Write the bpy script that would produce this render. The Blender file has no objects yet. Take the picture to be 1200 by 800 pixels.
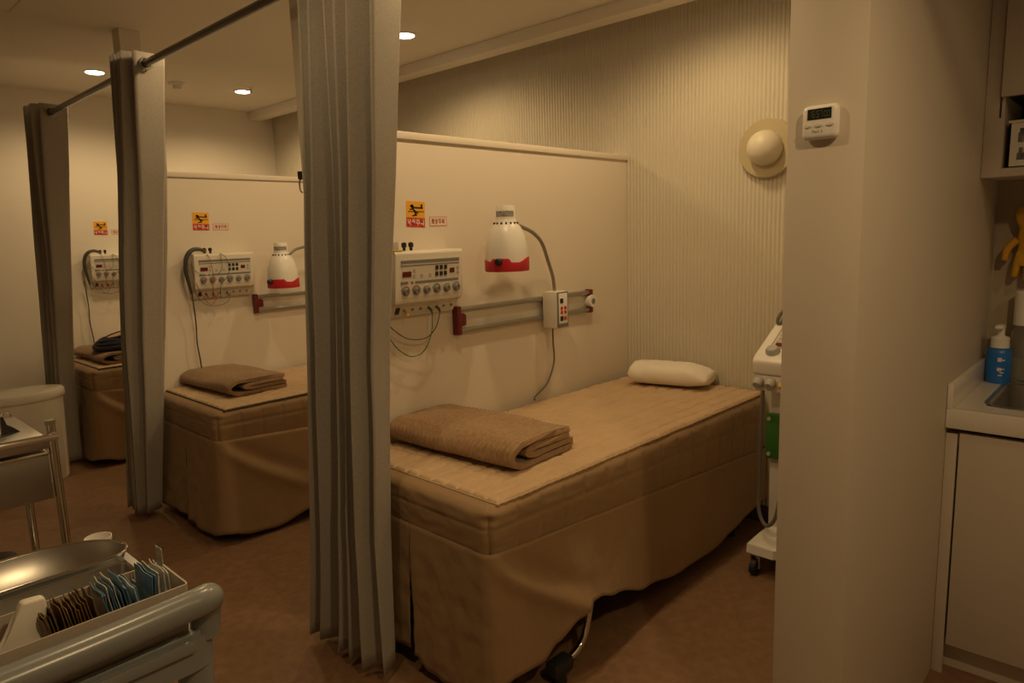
import bpy, bmesh, math, random
from mathutils import Vector, Matrix, noise
random.seed(7)
PI = math.pi
S = bpy.context.scene
COL = S.collection

# ------------------------------------------------------------------ helpers
class MB:
    def __init__(self): self.bm = bmesh.new()
    def box(self, x0, x1, y0, y1, z0, z1, bev=0.0, seg=2, M=None):
        bm = self.bm
        vs = [bm.verts.new((x, y, z)) for x in (x0, x1) for y in (y0, y1) for z in (z0, z1)]
        f = [(0,1,3,2),(4,6,7,5),(0,4,5,1),(2,3,7,6),(0,2,6,4),(1,5,7,3)]
        fs = [bm.faces.new([vs[i] for i in q]) for q in f]
        geo = vs
        if bev > 0:
            es = list({e for q in fs for e in q.edges})
            r = bmesh.ops.bevel(bm, geom=es, offset=bev, segments=seg, profile=0.5, affect='EDGES')
            geo = list({v for q in r['faces'] for v in q.verts} | {v for v in vs if v.is_valid})
        if M is not None:
            for v in geo: v.co = M @ v.co
        return self
    def tube(self, pts, r, n=10, sub=0, cap=True, rs=None):
        bm = self.bm
        P = [Vector(p) for p in pts]
        if sub: P = catmull(P, sub)
        m = len(P)
        if rs is None: R = [r]*m
        else:
            R = []
            for i in range(m):
                t = i/(m-1)*(len(rs)-1); k = min(int(t), len(rs)-2); R.append(rs[k]+(rs[k+1]-rs[k])*(t-k))
        T = []
        for i in range(m):
            d = P[min(i+1, m-1)]-P[max(i-1, 0)]; T.append(d.normalized())
        a = Vector((0,0,1)) if abs(T[0].z) < .9 else Vector((1,0,0))
        nrm = (a - T[0]*a.dot(T[0])).normalized()
        rings = []
        for i in range(m):
            nrm = (nrm - T[i]*nrm.dot(T[i])).normalized(); b = T[i].cross(nrm)
            rings.append([bm.verts.new(P[i]+(nrm*math.cos(2*PI*k/n)+b*math.sin(2*PI*k/n))*R[i]) for k in range(n)])
        for i in range(m-1):
            for k in range(n):
                bm.faces.new((rings[i][k], rings[i][(k+1)%n], rings[i+1][(k+1)%n], rings[i+1][k]))
        if cap:
            bm.faces.new(rings[0][::-1]); bm.faces.new(rings[-1])
        return self
    def cyl(self, p0, p1, r0, r1=None, n=20):
        return self.tube([p0, p1], r0, n=n, rs=[r0, r0 if r1 is None else r1])
    def lathe(self, prof, c=(0,0,0), n=32, sx=1, sy=1, M=None, cap=True, rim=None):
        bm = self.bm; rings = []
        for (r, z) in prof:
            rg = []
            for k in range(n):
                a = 2*PI*k/n
                zz = z + (rim(a, z) if rim else 0)
                p = Vector((r*math.cos(a)*sx, r*math.sin(a)*sy, zz))
                if M is not None: p = M @ p
                rg.append(bm.verts.new(p+Vector(c)))
            rings.append(rg)
        for i in range(len(rings)-1):
            for k in range(n):
                bm.faces.new((rings[i][k], rings[i][(k+1)%n], rings[i+1][(k+1)%n], rings[i+1][k]))
        if cap:
            bm.faces.new(rings[0][::-1]); bm.faces.new(rings[-1])
        return self
    def prism(self, poly, f0, f1):
        """poly: list of 2D points; f0,f1 map (a,b)->3D for both ends"""
        bm = self.bm
        A = [bm.verts.new(f0(*p)) for p in poly]; B = [bm.verts.new(f1(*p)) for p in poly]
        n = len(poly)
        bm.faces.new(A[::-1]); bm.faces.new(B)
        for i in range(n): bm.faces.new((A[i], A[(i+1)%n], B[(i+1)%n], B[i]))
        return self
    def sphere(self, c, r, M=None, u=20, v=12):
        rx, ry, rz = (r, r, r) if isinstance(r, (int, float)) else r
        prof = [(max(1e-4, math.sin(PI*i/v)), -math.cos(PI*i/v)) for i in range(v+1)]
        bm = self.bm; rings = []
        for (q, z) in prof:
            rg = []
            for k in range(u):
                p = Vector((q*math.cos(2*PI*k/u)*rx, q*math.sin(2*PI*k/u)*ry, z*rz))
                if M is not None: p = M @ p
                rg.append(bm.verts.new(p+Vector(c)))
            rings.append(rg)
        for i in range(v):
            for k in range(u):
                bm.faces.new((rings[i][k], rings[i][(k+1)%u], rings[i+1][(k+1)%u], rings[i+1][k]))
        bm.faces.new(rings[0][::-1]); bm.faces.new(rings[-1])
        return self
    def grid(self, fn, nu, nv, cu=False):
        bm = self.bm
        V = [[bm.verts.new(fn(i, j)) for j in range(nv)] for i in range(nu)]
        for i in range(nu if cu else nu-1):
            for j in range(nv-1):
                bm.faces.new((V[i][j], V[(i+1)%nu][j], V[(i+1)%nu][j+1], V[i][j+1]))
        return V
    def build(self, name, mat, parent=None, smooth=True, ang=35, normals=True, base=None, label=None):
        bm = self.bm
        if normals: bmesh.ops.recalc_face_normals(bm, faces=bm.faces[:])
        loc = Vector((0,0,0))
        if parent is None:
            xs = [v.co for v in bm.verts]
            lo = Vector((min(v.x for v in xs), min(v.y for v in xs), min(v.z for v in xs)))
            hi = Vector((max(v.x for v in xs), max(v.y for v in xs), max(v.z for v in xs)))
            loc = Vector(((lo.x+hi.x)/2, (lo.y+hi.y)/2, lo.z)) if base is None else Vector(base)
            for v in bm.verts: v.co -= loc
        me = bpy.data.meshes.new(name); bm.to_mesh(me); bm.free()
        me.materials.append(mat)
        if smooth:
            me.shade_smooth(); me.set_sharp_from_angle(angle=math.radians(ang))
        o = bpy.data.objects.new(name, me); COL.objects.link(o)
        o.location = loc
        if parent is not None: o.parent = parent
        if label: o['label'] = label
        return o

def catmull(P, sub):
    out = []
    n = len(P)
    for i in range(n-1):
        p0 = P[max(i-1,0)]; p1 = P[i]; p2 = P[i+1]; p3 = P[min(i+2,n-1)]
        for k in range(sub):
            t = k/sub
            out.append(0.5*((2*p1)+(p2-p0)*t+(2*p0-5*p1+4*p2-p3)*t*t+(3*p1-p0-3*p2+p3)*t**3))
    out.append(P[-1].copy())
    return out

def lerp(a, b, t): return a+(b-a)*t
def interp(tab, x):
    if x <= tab[0][0]: return tab[0][1]
    for (a, va), (b, vb) in zip(tab, tab[1:]):
        if x <= b:
            t = (x-a)/(b-a); t = t*t*(3-2*t); return va+(vb-va)*t
    return tab[-1][1]
def linp(tab, x):
    if x <= tab[0][0]: return tab[0][1]
    for (a, va), (b, vb) in zip(tab, tab[1:]):
        if x <= b: return va+(vb-va)*(x-a)/(b-a)
    return tab[-1][1]
def nz(x, y, z=0.0): return noise.noise(Vector((x, y, z)))

def tag(o, label, cat, group=None, kind=None):
    o['label'] = label; o['category'] = cat
    if group: o['group'] = group
    if kind: o['kind'] = kind
    return o
def thing(name, loc, label, cat, group=None, rz=0.0):
    o = bpy.data.objects.new(name, None); COL.objects.link(o)
    o.empty_display_size = .05
    o.location = loc; o.rotation_euler = (0,0,rz)
    return tag(o, label, cat, group)
def struct(o, label=None, cat=None):
    o['kind'] = 'structure'
    if label: o['label'] = label
    if cat: o['category'] = cat
    return o

# ------------------------------------------------------------------ materials
def mat(name, col, rough=.6, metal=0.0, noise_amt=0.0, noise_scale=8.0, bump=0.0, bump_scale=200.0, col2=None,
        trans=0.0, emit=None, emit_s=0.0, spec=.5, sheen=0.0, stretch=None):
    m = bpy.data.materials.new(name); m.use_nodes = True
    nt = m.node_tree; b = nt.nodes['Principled BSDF']
    b.inputs['Base Color'].default_value = (*col, 1)
    b.inputs['Roughness'].default_value = rough
    b.inputs['Metallic'].default_value = metal
    b.inputs['Specular IOR Level'].default_value = spec
    if trans: b.inputs['Transmission Weight'].default_value = trans
    if sheen: b.inputs['Sheen Weight'].default_value = sheen
    if emit:
        b.inputs['Emission Color'].default_value = (*emit, 1); b.inputs['Emission Strength'].default_value = emit_s
    tc = nt.nodes.new('ShaderNodeTexCoord'); src = tc.outputs['Object']
    if stretch:
        mp = nt.nodes.new('ShaderNodeMapping'); mp.inputs['Scale'].default_value = stretch
        nt.links.new(src, mp.inputs['Vector']); src = mp.outputs['Vector']
    if noise_amt or col2:
        n = nt.nodes.new('ShaderNodeTexNoise'); n.inputs['Scale'].default_value = noise_scale; n.inputs['Detail'].default_value = 6
        nt.links.new(src, n.inputs['Vector'])
        r = nt.nodes.new('ShaderNodeValToRGB')
        c2 = col2 if col2 else tuple(c*(1-noise_amt) for c in col)
        r.color_ramp.elements[0].position = .35; r.color_ramp.elements[1].position = .65
        r.color_ramp.elements[0].color = (*c2, 1); r.color_ramp.elements[1].color = (*col, 1)
        nt.links.new(n.outputs['Fac'], r.inputs['Fac']); nt.links.new(r.outputs['Color'], b.inputs['Base Color'])
    if bump:
        n2 = nt.nodes.new('ShaderNodeTexNoise'); n2.inputs['Scale'].default_value = bump_scale; n2.inputs['Detail'].default_value = 3
        nt.links.new(src, n2.inputs['Vector'])
        bp = nt.nodes.new('ShaderNodeBump'); bp.inputs['Strength'].default_value = bump; bp.inputs['Distance'].default_value = .002
        nt.links.new(n2.outputs['Fac'], bp.inputs['Height']); nt.links.new(bp.outputs['Normal'], b.inputs['Normal'])
    return m

def weave(m, scale=600, strength=.3):
    nt = m.node_tree; b = nt.nodes['Principled BSDF']
    tc = nt.nodes.new('ShaderNodeTexCoord')
    out = []
    for ax in ('X', 'Z'):
        w = nt.nodes.new('ShaderNodeTexWave'); w.wave_type = 'BANDS'; w.bands_direction = ax
        w.inputs['Scale'].default_value = scale; w.inputs['Distortion'].default_value = 1.5; w.inputs['Detail'].default_value = 2
        nt.links.new(tc.outputs['Object'], w.inputs['Vector']); out.append(w.outputs['Fac'])
    a = nt.nodes.new('ShaderNodeMath'); a.operation = 'ADD'
    nt.links.new(out[0], a.inputs[0]); nt.links.new(out[1], a.inputs[1])
    bp = nt.nodes.new('ShaderNodeBump'); bp.inputs['Strength'].default_value = strength; bp.inputs['Distance'].default_value = .002
    nt.links.new(a.outputs[0], bp.inputs['Height']); nt.links.new(bp.outputs['Normal'], b.inputs['Normal'])
    return m

M = {}
M['wall'] = mat('wall_paint', (.82,.77,.69), .75, bump=.08, bump_scale=350, noise_amt=.03, noise_scale=3)
M['partition'] = mat('partition_laminate', (.77,.70,.61), .55, noise_amt=.02, noise_scale=2)
M['column'] = mat('column_film', (.70,.63,.54), .5, noise_amt=.03, noise_scale=2)
M['ceil'] = mat('ceiling_paint', (.84,.80,.73), .85, noise_amt=.02, noise_scale=2)
M['rib'] = mat('reeded_panel', (.62,.575,.475), .55)
M['floor'] = mat('vinyl_floor', (.285,.165,.092), .42, col2=(.225,.128,.07), noise_scale=28, bump=.1, bump_scale=90)
M['base'] = mat('dark_baseboard', (.10,.07,.05), .5)
M['curtain'] = weave(mat('linen_curtain', (.42,.385,.34), .9, noise_amt=.18, noise_scale=220, sheen=.2), 260, .35)
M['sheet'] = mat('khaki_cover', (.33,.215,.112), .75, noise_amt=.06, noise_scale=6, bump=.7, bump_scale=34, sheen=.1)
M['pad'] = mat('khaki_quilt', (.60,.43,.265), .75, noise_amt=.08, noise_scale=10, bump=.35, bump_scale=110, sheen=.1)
M['trim'] = mat('dark_trim', (.10,.08,.07), .8)
M['blanket'] = mat('brown_blanket', (.40,.245,.125), .95, noise_amt=.25, noise_scale=60, bump=.6, bump_scale=260, sheen=.4)
M['blanket2'] = mat('olive_blanket', (.34,.22,.125), .95, noise_amt=.25, noise_scale=60, bump=.6, bump_scale=260, sheen=.4)
M['pillow'] = mat('pillow_cloth', (.86,.80,.72), .85, bump=.3, bump_scale=120)
M['white'] = mat('white_plastic', (.84,.82,.78), .35)
M['unit'] = mat('unit_plastic', (.75,.71,.63), .4)
M['kgrey'] = mat('knob_grey', (.23,.22,.21), .45)
M['offwhite'] = mat('offwhite_plastic', (.76,.73,.67), .4)
M['panel'] = mat('panel_beige', (.64,.60,.53), .5)
M['pgrey'] = mat('panel_grey', (.20,.20,.20), .5)
M['lgrey'] = mat('light_grey_plastic', (.45,.44,.42), .5)
M['black'] = mat('black_plastic', (.015,.015,.016), .45)
M['frame'] = mat('black_frame', (.02,.02,.02), .6)
M['red'] = mat('red_plastic', (.62,.03,.045), .4)
M['dred'] = mat('dark_red_display', (.12,.008,.006), .25)
M['maroon'] = mat('maroon_plastic', (.16,.015,.02), .4)
M['alu'] = mat('aluminium', (.40,.39,.37), .34, metal=.85)
M['alup'] = mat('aluminium_face', (.70,.67,.60), .38, metal=.35)
M['chrome'] = mat('chrome', (.75,.74,.72), .12, metal=1)
M['steel'] = mat('brushed_steel', (.55,.54,.52), .33, metal=1, bump=.05, bump_scale=60)
M['steeld'] = mat('drawer_steel', (.40,.39,.37), .35, metal=.9)
M['rod'] = mat('dark_steel_rod', (.20,.19,.18), .28, metal=.9)
M['yellow'] = mat('sign_yellow', (.85,.42,.02), .5)
M['sred'] = mat('sign_red', (.55,.02,.02), .5)
M['spink'] = mat('sign_pale', (.85,.66,.58), .5)
M['ink'] = mat('ink_black', (.02,.015,.01), .6)
M['inkred'] = mat('ink_red', (.45,.03,.03), .6)
M['inkwhite'] = mat('ink_white', (.90,.80,.74), .6)
M['green'] = mat('green_plastic', (.045,.19,.03), .4)
M['wire'] = mat('dark_cable', (.07,.065,.06), .5)
M['wgrey'] = mat('grey_cable', (.16,.155,.14), .5)
M['wgreen'] = mat('green_lead', (.06,.16,.08), .5)
M['wred'] = mat('red_lead', (.32,.06,.04), .5)
M['wyel'] = mat('yellow_plug', (.75,.45,.04), .5)
M['goose'] = mat('gooseneck_grey', (.34,.32,.29), .35, metal=.6)
M['globe'] = mat('opal_glass', (.72,.66,.54), .45)
M['disc'] = mat('sconce_disc', (.50,.43,.27), .5)
M['lens'] = mat('lamp_lens', (1,.95,.85), .5, emit=(1,.86,.62), emit_s=14)
M['ring'] = mat('lamp_ring', (.85,.82,.76), .4)
M['bin'] = mat('bin_plastic', (.74,.71,.64), .45)
M['cab'] = mat('cabinet_laminate', (.62,.55,.48), .45, noise_amt=.03, noise_scale=2)
M['top'] = mat('worktop_white', (.78,.74,.68), .22)
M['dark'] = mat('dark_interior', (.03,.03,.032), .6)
M['tile'] = mat('pantry_wall', (.46,.39,.31), .4)
M['blue'] = mat('blue_bottle', (.02,.17,.60), .35)
M['clear'] = mat('clear_plastic', (.93,.93,.90), .08, trans=.95)
M['ycloth'] = mat('yellow_rubber', (.62,.34,.02), .5)
M['trolley'] = mat('grey_blue_plastic', (.25,.265,.265), .25)
M['boxp'] = mat('beige_box', (.48,.42,.35), .45)
M['amber'] = mat('amber_packet', (.20,.12,.045), .4, noise_amt=.5, noise_scale=60)
M['bluep'] = mat('blue_packet', (.16,.32,.48), .35, noise_amt=.4, noise_scale=60)
M['palep'] = mat('pale_packet', (.72,.72,.68), .35, noise_amt=.3, noise_scale=60)
M['navy'] = mat('navy_fabric', (.02,.022,.035), .8, bump=.3, bump_scale=100)
M['pinkp'] = mat('pale_pad', (.55,.33,.22), .7)
M['orange'] = mat('orange_card', (.60,.25,.05), .6)
M['display'] = mat('lcd_dark', (.018,.022,.018), .2)
M['seg'] = mat('lcd_digit', (.09,.11,.09), .4)
M['rubber'] = mat('black_rubber', (.02,.02,.02), .6)
M['labelg'] = mat('grey_label', (.45,.43,.40), .6, noise_amt=.6, noise_scale=180)

# ------------------------------------------------------------------ camera
F = 811.85
def cam_axes():
    def ray(x, y): return Vector((x-600, 400-y, -F))
    a = ray(1370.0, 249.0).normalized()
    b = ray(-275.0, 303.0).normalized(); b = (b - a*a.dot(b)).normalized()
    c = a.cross(b)
    return Matrix((a, b, c))
RC = cam_axes()
cd = bpy.data.cameras.new('camera'); cam = bpy.data.objects.new('camera', cd); COL.objects.link(cam)
cd.sensor_width = 36; cd.lens = F/1200*36; cd.clip_start = .05
cam.matrix_world = Matrix.Translation((0,0,1.45)) @ RC.to_4x4()
S.camera = cam

# ------------------------------------------------------------------ room
XW = 3.213; CZ = 2.555
Y1 = 2.143; Y2 = 3.993; Y3 = 5.843          # faces of the two partitions and the far wall
struct(MB().box(-2.2, 3.4, -2.6, 6.0, -.06, 0).build('floor', M['floor'], smooth=False))
struct(MB().box(-2.2, 3.4, -2.6, 6.0, CZ, CZ+.06).build('ceiling', M['ceil'], smooth=False))
struct(MB().box(-2.2, 3.4, Y3, 6.0, 0, CZ).build('wall_far', M['wall'], smooth=False))
struct(MB().box(-2.2, -2.1, -2.6, Y3, 0, CZ).build('wall_left', M['wall'], smooth=False))
struct(MB().box(-2.1, 3.4, -2.6, -2.5, 0, CZ).build('wall_near', M['wall'], smooth=False))
# ribbed wall
m = MB()
prof = []
pitch = .0200; y = .604
while y < Y3:
    for k in range(6):
        t = k/6; yy = y+pitch*t
        if yy < Y3: prof.append((XW - .0048*math.sqrt(max(0, math.sin(PI*t))), yy))
    y += pitch
prof.append((XW, Y3)); prof.append((XW+.12, Y3)); prof.append((XW+.12, .604))
m.prism(prof, lambda a, b: (a, b, 0), lambda a, b: (a, b, CZ))
struct(m.build('wall_right', M['rib'], ang=60))
struct(MB().box(XW-.02, XW-.0065, .604, Y3, 0, .085, .002).build('baseboard_right', M['base']))
# bulkhead along the ribbed wall
struct(MB().box(2.99, 3.097, .604, Y3, CZ-.065, CZ-.0005, .002).build('trim_1', M['ceil'], ang=20))
# wall between bay and pantry
m = MB(); m.box(1.51, XW+.12, .45, .604, 0, CZ, .002)
struct(m.build('wall_divider', M['column']))
struct(MB().box(3.02, 3.14, -2.5, .45, 0, CZ).build('wall_pantry', M['tile'], smooth=False))
# partitions
PT = 1.846
for i, (yp, xp) in enumerate(((Y1, 1.33), (Y2, 1.385))):
    m = MB(); m.box(xp+.1, XW-.001, yp, yp+.10, 0, PT-.028)
    m.box(xp, xp+.1, yp, yp+.10, 0, CZ-.0005)
    struct(m.build('wall_partition_%d' % (i+1), M['partition'], smooth=False))
    m = MB(); m.box(xp+.1, XW-.001, yp-.012, yp+.112, PT-.028, PT, .003)
    struct(m.build('trim_%d' % (i+2), M['partition']))

# ceiling fixtures
LIGHTS = []
def downlight(x, y, label, k=1.0):
    t = thing('recessed_ceiling_light', (x, y, CZ), label, 'ceiling light', 'round ceiling downlights')
    MB().lathe([(.052, -.001), (.053, -.006), (.060, -.006), (.066, -.002), (.066, 0)], n=36, cap=False).build('trim_ring', M['ring'], t)
    MB().lathe([(.0005, -.010), (.046, -.010), (.0525, -.007), (.0525, -.001), (.0005, -.001)], n=36, cap=False).build('lens', M['lens'], t)
    LIGHTS.append((x, y, k))
downlight(2.57, 3.16, 'round lit ceiling light beside the tall near curtain, over the middle bay')
downlight(2.565, 5.06, 'round lit ceiling light by the far bulkhead, right of the smoke detector')
downlight(1.585, 5.06, 'round lit ceiling light just above the curtain rod, left of the smoke detector')
downlight(1.585, 3.06, 'round lit ceiling light over the foot of the middle bed', .8)
downlight(2.57, 1.52, 'round lit ceiling light over the head of the nearest bed')
downlight(1.585, 1.52, 'round lit ceiling light over the foot of the nearest bed', 1.1)
downlight(.60, 1.42, 'round lit ceiling light above the foreground trolley', .9)
downlight(.60, -.50, 'round lit ceiling light in front of the pantry corner', 2.1)
downlight(1.585, -.90, 'round lit ceiling light in front of the pantry cabinets', .4)
t = thing('smoke_detector', (2.10, 5.07, CZ), 'round cream smoke detector on the ceiling between two far downlights', 'smoke detector')
MB().lathe([(.06, 0), (.06, -.012), (.052, -.018), (.0005, -.018)], n=28, cap=False).build('base_plate', M['ring'], t)
MB().lathe([(.034, -.018), (.03, -.04), (.022, -.046), (.0005, -.046)], n=24, cap=False).build('sensor_head', M['offwhite'], t)
t = thing('ceiling_sprinkler', (2.555, 4.92, CZ), 'tiny sprinkler head on the ceiling beside the right far downlight', 'sprinkler')
MB().cyl((0,0,0), (0,0,-.006), .018, .016).build('escutcheon', M['ring'], t)
m = MB(); m.cyl((0,0,-.006), (0,0,-.03), .005); m.cyl((0,0,-.03), (0,0,-.033), .012); m.build('head', M['lgrey'], t)
m = MB()
hx0, hx1, hy0, hy1 = .495, .945, 3.61, 4.06
for a in ((hx0, hx1, hy0, hy0+.012), (hx0, hx1, hy1-.012, hy1), (hx0, hx0+.012, hy0, hy1), (hx1-.012, hx1, hy0, hy1)):
    m.box(a[0], a[1], a[2], a[3], CZ-.0025, CZ)
struct(m.build('trim_4', M['ceil'], smooth=False))

# ------------------------------------------------------------------ beds
BL, BW = 1.865, .755
def perim():
    """perimeter from the foot centre round the near corner, near side, head, wall side, back to the foot centre"""
    r = .035; pts = []
    def line(a, b, n):
        for k in range(n):
            t = k/n; pts.append((lerp(a[0], b[0], t), lerp(a[1], b[1], t)))
    def arc(c, a0, a1, n=6):
        for k in range(n):
            a = lerp(a0, a1, k/n); pts.append((c[0]+r*math.cos(a), c[1]+r*math.sin(a)))
    line((0, BW/2), (0, r), 52); arc((r, r), PI, 1.5*PI, 8); line((r, 0), (BL-r, 0), 260); arc((BL-r, r), 1.5*PI, 2*PI)
    line((BL, r), (BL, BW-r), 40); arc((BL-r, BW-r), 0, .5*PI); line((BL-r, BW), (r, BW), 100); arc((r, BW-r), .5*PI, PI)
    line((0, BW-r), (0, BW/2), 52); pts.append((0, BW/2))
    out = []
    n = len(pts)
    for i in range(n):
        a = pts[i-1] if i else pts[n-2]; b = pts[i+1] if i < n-1 else pts[1]
        d = Vector((b[0]-a[0], b[1]-a[1])).normalized()
        nx, ny = d.y, -d.x
        if nx*(pts[i][0]-BL/2)+ny*(pts[i][1]-BW/2) < 0: nx, ny = -nx, -ny
        out.append((pts[i][0], pts[i][1], nx, ny))
    return out
PER = perim()
def side_of(p):
    x, y, nx, ny = p
    if ny < -.7: return 'near'
    if nx < -.7: return 'foot'
    if nx > .7: return 'head'
    return 'wall'
def seam_z(p):
    x, y = p[0], p[1]
    wn = max(0, 1-y/.2)
    return .515 - .07*x*wn - .02*(1-wn)*min(1, x)
TOPZ = .655
HEM1 = [(0,.10),(.05,.118),(.15,.12),(.23,.158),(.34,.205),(.385,.240),(.43,.234),(.54,.198),(.76,.128),(1.01,.085),(1.3,.075),(1.47,.10),(1.6,.125),(1.865,.15)]
HEM2 = [(0,.06),(.12,.03),(.25,.025),(.45,.065),(.7,.10),(1.1,.10),(1.865,.12)]
FOOT1 = [(0,.10),(.06,.06),(.15,.03),(.3,.035),(.36,.07),(.5,.07),(.755,.06)]
FOOT2 = [(0,.06),(.06,.04),(.2,.03),(.36,.05),(.5,.05),(.755,.05)]
def make_bed(loc, rz, label, hem, foot, flare, seed, dark_trim, leg_in=0.0):
    t = thing('treatment_bed', loc, label, 'bed', 'treatment beds in the curtained bays', rz)
    n = len(PER)
    # mattress in its fitted cover: top face and side band
    m = MB(); NV = 22
    def fn(i, j):
        p = PER[i]; v = j/(NV-1); zs = seam_z(p)
        z = lerp(TOPZ, zs, v)
        s = i*.0071
        off = -.022*(1-min(1, v/.16))**2
        sd = side_of(p)
        rg = lambda a, b: 1-2*abs(nz(a, b, seed))          # sharp creases
        q = .0025*nz(s*7+seed, z*12) + .0025*rg(s*9+z*16, z*26-s*4)*(1 if sd == 'foot' else .6)
        u = p[0] if sd in ('near', 'wall') else p[1]
        d = abs(((u+.02*nz(s*3, 1)) % .115)-.0575)
        if v > .12 and sd != 'foot': q -= .0045*math.exp(-((.0575-d)/.007)**2)
        q -= .0045*math.exp(-((v-.44)/.030)**2)
        if p[0] < .06 and p[1] < .06:                        # pinched corner seam
            g = math.exp(-(((p[0]-p[1])/.008)**2))
            q -= .007*g*min(1, max(0, (v-.16)/.1)) + .012*math.exp(-((v-.24)/.07)**2)*math.exp(-(((p[0]-p[1])/.03)**2))
        off += q + .006*math.sin(PI*min(1, v))
        return (p[0]+p[2]*off, p[1]+p[3]*off, z)
    V = m.grid(fn, n-1, NV, cu=True)
    m.bm.faces.new([V[i][0] for i in range(n-1)])
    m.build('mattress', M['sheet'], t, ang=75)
    # skirt, open at the middle of the foot
    m = MB(); NS = 26
    def hemz(p):
        sd = side_of(p)
        if sd == 'near': return interp(hem, p[0])
        if sd == 'foot': return interp(foot, p[1])
        if sd == 'head': return .12
        if sd == 'wall': return .12
        return interp(hem, p[0]) if p[1] < .3 else .08
    def fs(i, j):
        p = PER[i]; v = j/(NS-1); zs = seam_z(p)+.004
        z = lerp(zs, hemz(p), v)
        s = i*.0071; sd = side_of(p)
        fl = flare(p)*(v**1.3)
        x, y = p[0], p[1]
        amp = .010*v
        kk = .45 if sd == 'near' else 1
        w = kk*amp*nz(s*3.2+seed, z*1.6, seed) + kk*.006*v*nz(s*12+seed, z*3, seed+3)
        w += (.0012)*nz(s*22+seed*2, z*26+s*4, 1.7)*min(1, v*3)
        if sd == 'foot': w += .0075*(1-2*abs(nz(s*5+z*7+seed, z*13-s*6, 1.7)))*min(1, v*3)*(.6+.4*nz(s*4, z*4)) + .003*(1-2*abs(nz(s*12-z*9, z*22+s*8, seed)))
        if sd == 'near':
            # drape fold sweeping from the foot corner down to the raised hem
            zc = .50 - .30*min(1, (x/.42))**.75
            if x < .5: w += .016*math.exp(-((z-zc)/.035)**2)*min(1, x/.05)*(1-max(0, (x-.36)/.14))
            w -= .010*math.exp(-((z-zc-.07)/.045)**2)*math.exp(-((x-.25)/.2)**2)
        if sd == 'wall': fl = 0; w = -.02*v
        if sd == 'head': fl = 0; w = 0
        off = .004+fl+w
        xx, yy = x+p[2]*off, y+p[3]*off
        # foot split opens towards the hem
        if i < 40: yy -= .028*v*(1-i/40)
        if i > n-40: yy += .014*v*(1-(n-1-i)/40); xx += .012*v*(1-(n-1-i)/40)
        return (xx, yy, z)
    m.grid(fs, n, NS)
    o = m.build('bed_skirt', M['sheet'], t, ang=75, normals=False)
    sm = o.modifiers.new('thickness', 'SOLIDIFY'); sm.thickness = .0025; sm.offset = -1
    # quilted pad
    m = MB()
    NX, NY = 260, 116
    x0, x1, y0, y1 = .055, BL-.012, .016, BW-.012
    def fp(i, j):
        u, v = i/(NX-1), j/(NY-1)
        x, y = lerp(x0, x1, u), lerp(y0, y1, v)
        px_, py_ = .084, .0655
        wob = .006*nz(x*7+seed, y*7)
        a, b = abs(math.sin(PI*(x+wob)/px_)), abs(math.sin(PI*(y+wob)/py_))
        puff = min(1, b*2.2)**.7*(.62+.38*min(1, a*2.2)**.7)
        z = TOPZ+.003 + .0105*puff + .003*nz(x*30, y*30, seed) + .003*nz(x*11, y*11, seed+2)
        e = .004*abs(math.sin(PI*y/.03)) if i in (0, NX-1) else 0
        e2 = .005*abs(math.sin(PI*x/.035)) if j in (0, NY-1) else 0
        if i == 0: x -= e
        if j == 0: y -= e2+.003*nz(x*9, 4, seed)
        if i == 0 or j == 0 or i == NX-1 or j == NY-1: z = TOPZ+.006+.003*nz(x*25, y*25, seed)
        return (x, y, z)
    V = m.grid(fp, NX, NY)
    rim = [V[i][0] for i in range(NX)] + [V[NX-1][j] for j in range(1, NY)] + [V[i][NY-1] for i in range(NX-2, -1, -1)] + [V[0][j] for j in range(NY-2, 0, -1)]
    low = [m.bm.verts.new((v.co.x, v.co.y, TOPZ-.004)) for v in rim]
    for i in range(len(rim)):
        k = (i+1) % len(rim); m.bm.faces.new((rim[i], rim[k], low[k], low[i]))
    pts = [v.co.copy() for v in rim]
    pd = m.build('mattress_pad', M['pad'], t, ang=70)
    pp = [Vector((p.x, p.y, TOPZ+.002)) for p in pts[::2]] + [Vector((pts[0].x, pts[0].y, TOPZ+.002))]
    MB().tube(pp, .0035 if not dark_trim else .0055, n=6).build('piping', M['trim'] if dark_trim else M['pad'], pd)
    # steel frame and legs
    MB().box(.10, BL-.06, .05, BW-.06, .37, .50, .01).build('bed_frame', M['frame'], t)
    for (fx, sx) in ((.44, -1), (BL-.42, 1)):
        for yy in (-.035, BW+.0):
            yin = .07 if yy < .2 else BW-.09
            yb = (yy+leg_in if sx < 0 else .06) if yy < .2 else BW-.06
            lg = MB().tube([(fx+sx*-.03, yin, .40), (fx+sx*-.01, yb+(.03 if yy < .2 else 0), .30), (fx+sx*.01, yb, .23), (fx+sx*.035, yb, .13), (fx+sx*.06, yb, .085), (fx+sx*.10, yb, .06), (fx+sx*.16, yb, .052)], .0115, n=12, sub=5).build('leg', M['chrome'], t, label='chrome bed leg')
            m = MB(); xa, xb = sorted((fx+sx*.135, fx+sx*.225))
            m.box(xa, xb, yb-.025, yb+.025, .03, .078, .008); m.cyl(((xa+xb)/2, yb, .03), ((xa+xb)/2, yb, 0), .02, .024)
            m.build('foot_cap', M['rubber'], lg)
    return t
def flare1(p):
    x = p[0]; sd = side_of(p)
    if sd == 'near': return interp([(0,.03),(.2,.05),(.4,.066),(.55,.055),(.9,.03),(1.5,.02),(1.865,.01)], x)
    if sd == 'foot': return .022
    return .025
def flare2(p):
    sd = side_of(p)
    if sd == 'near': return interp([(0,.03),(.3,.04),(.6,.05),(1.865,.02)], p[0])
    if sd == 'foot': return .03
    return .03
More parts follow.
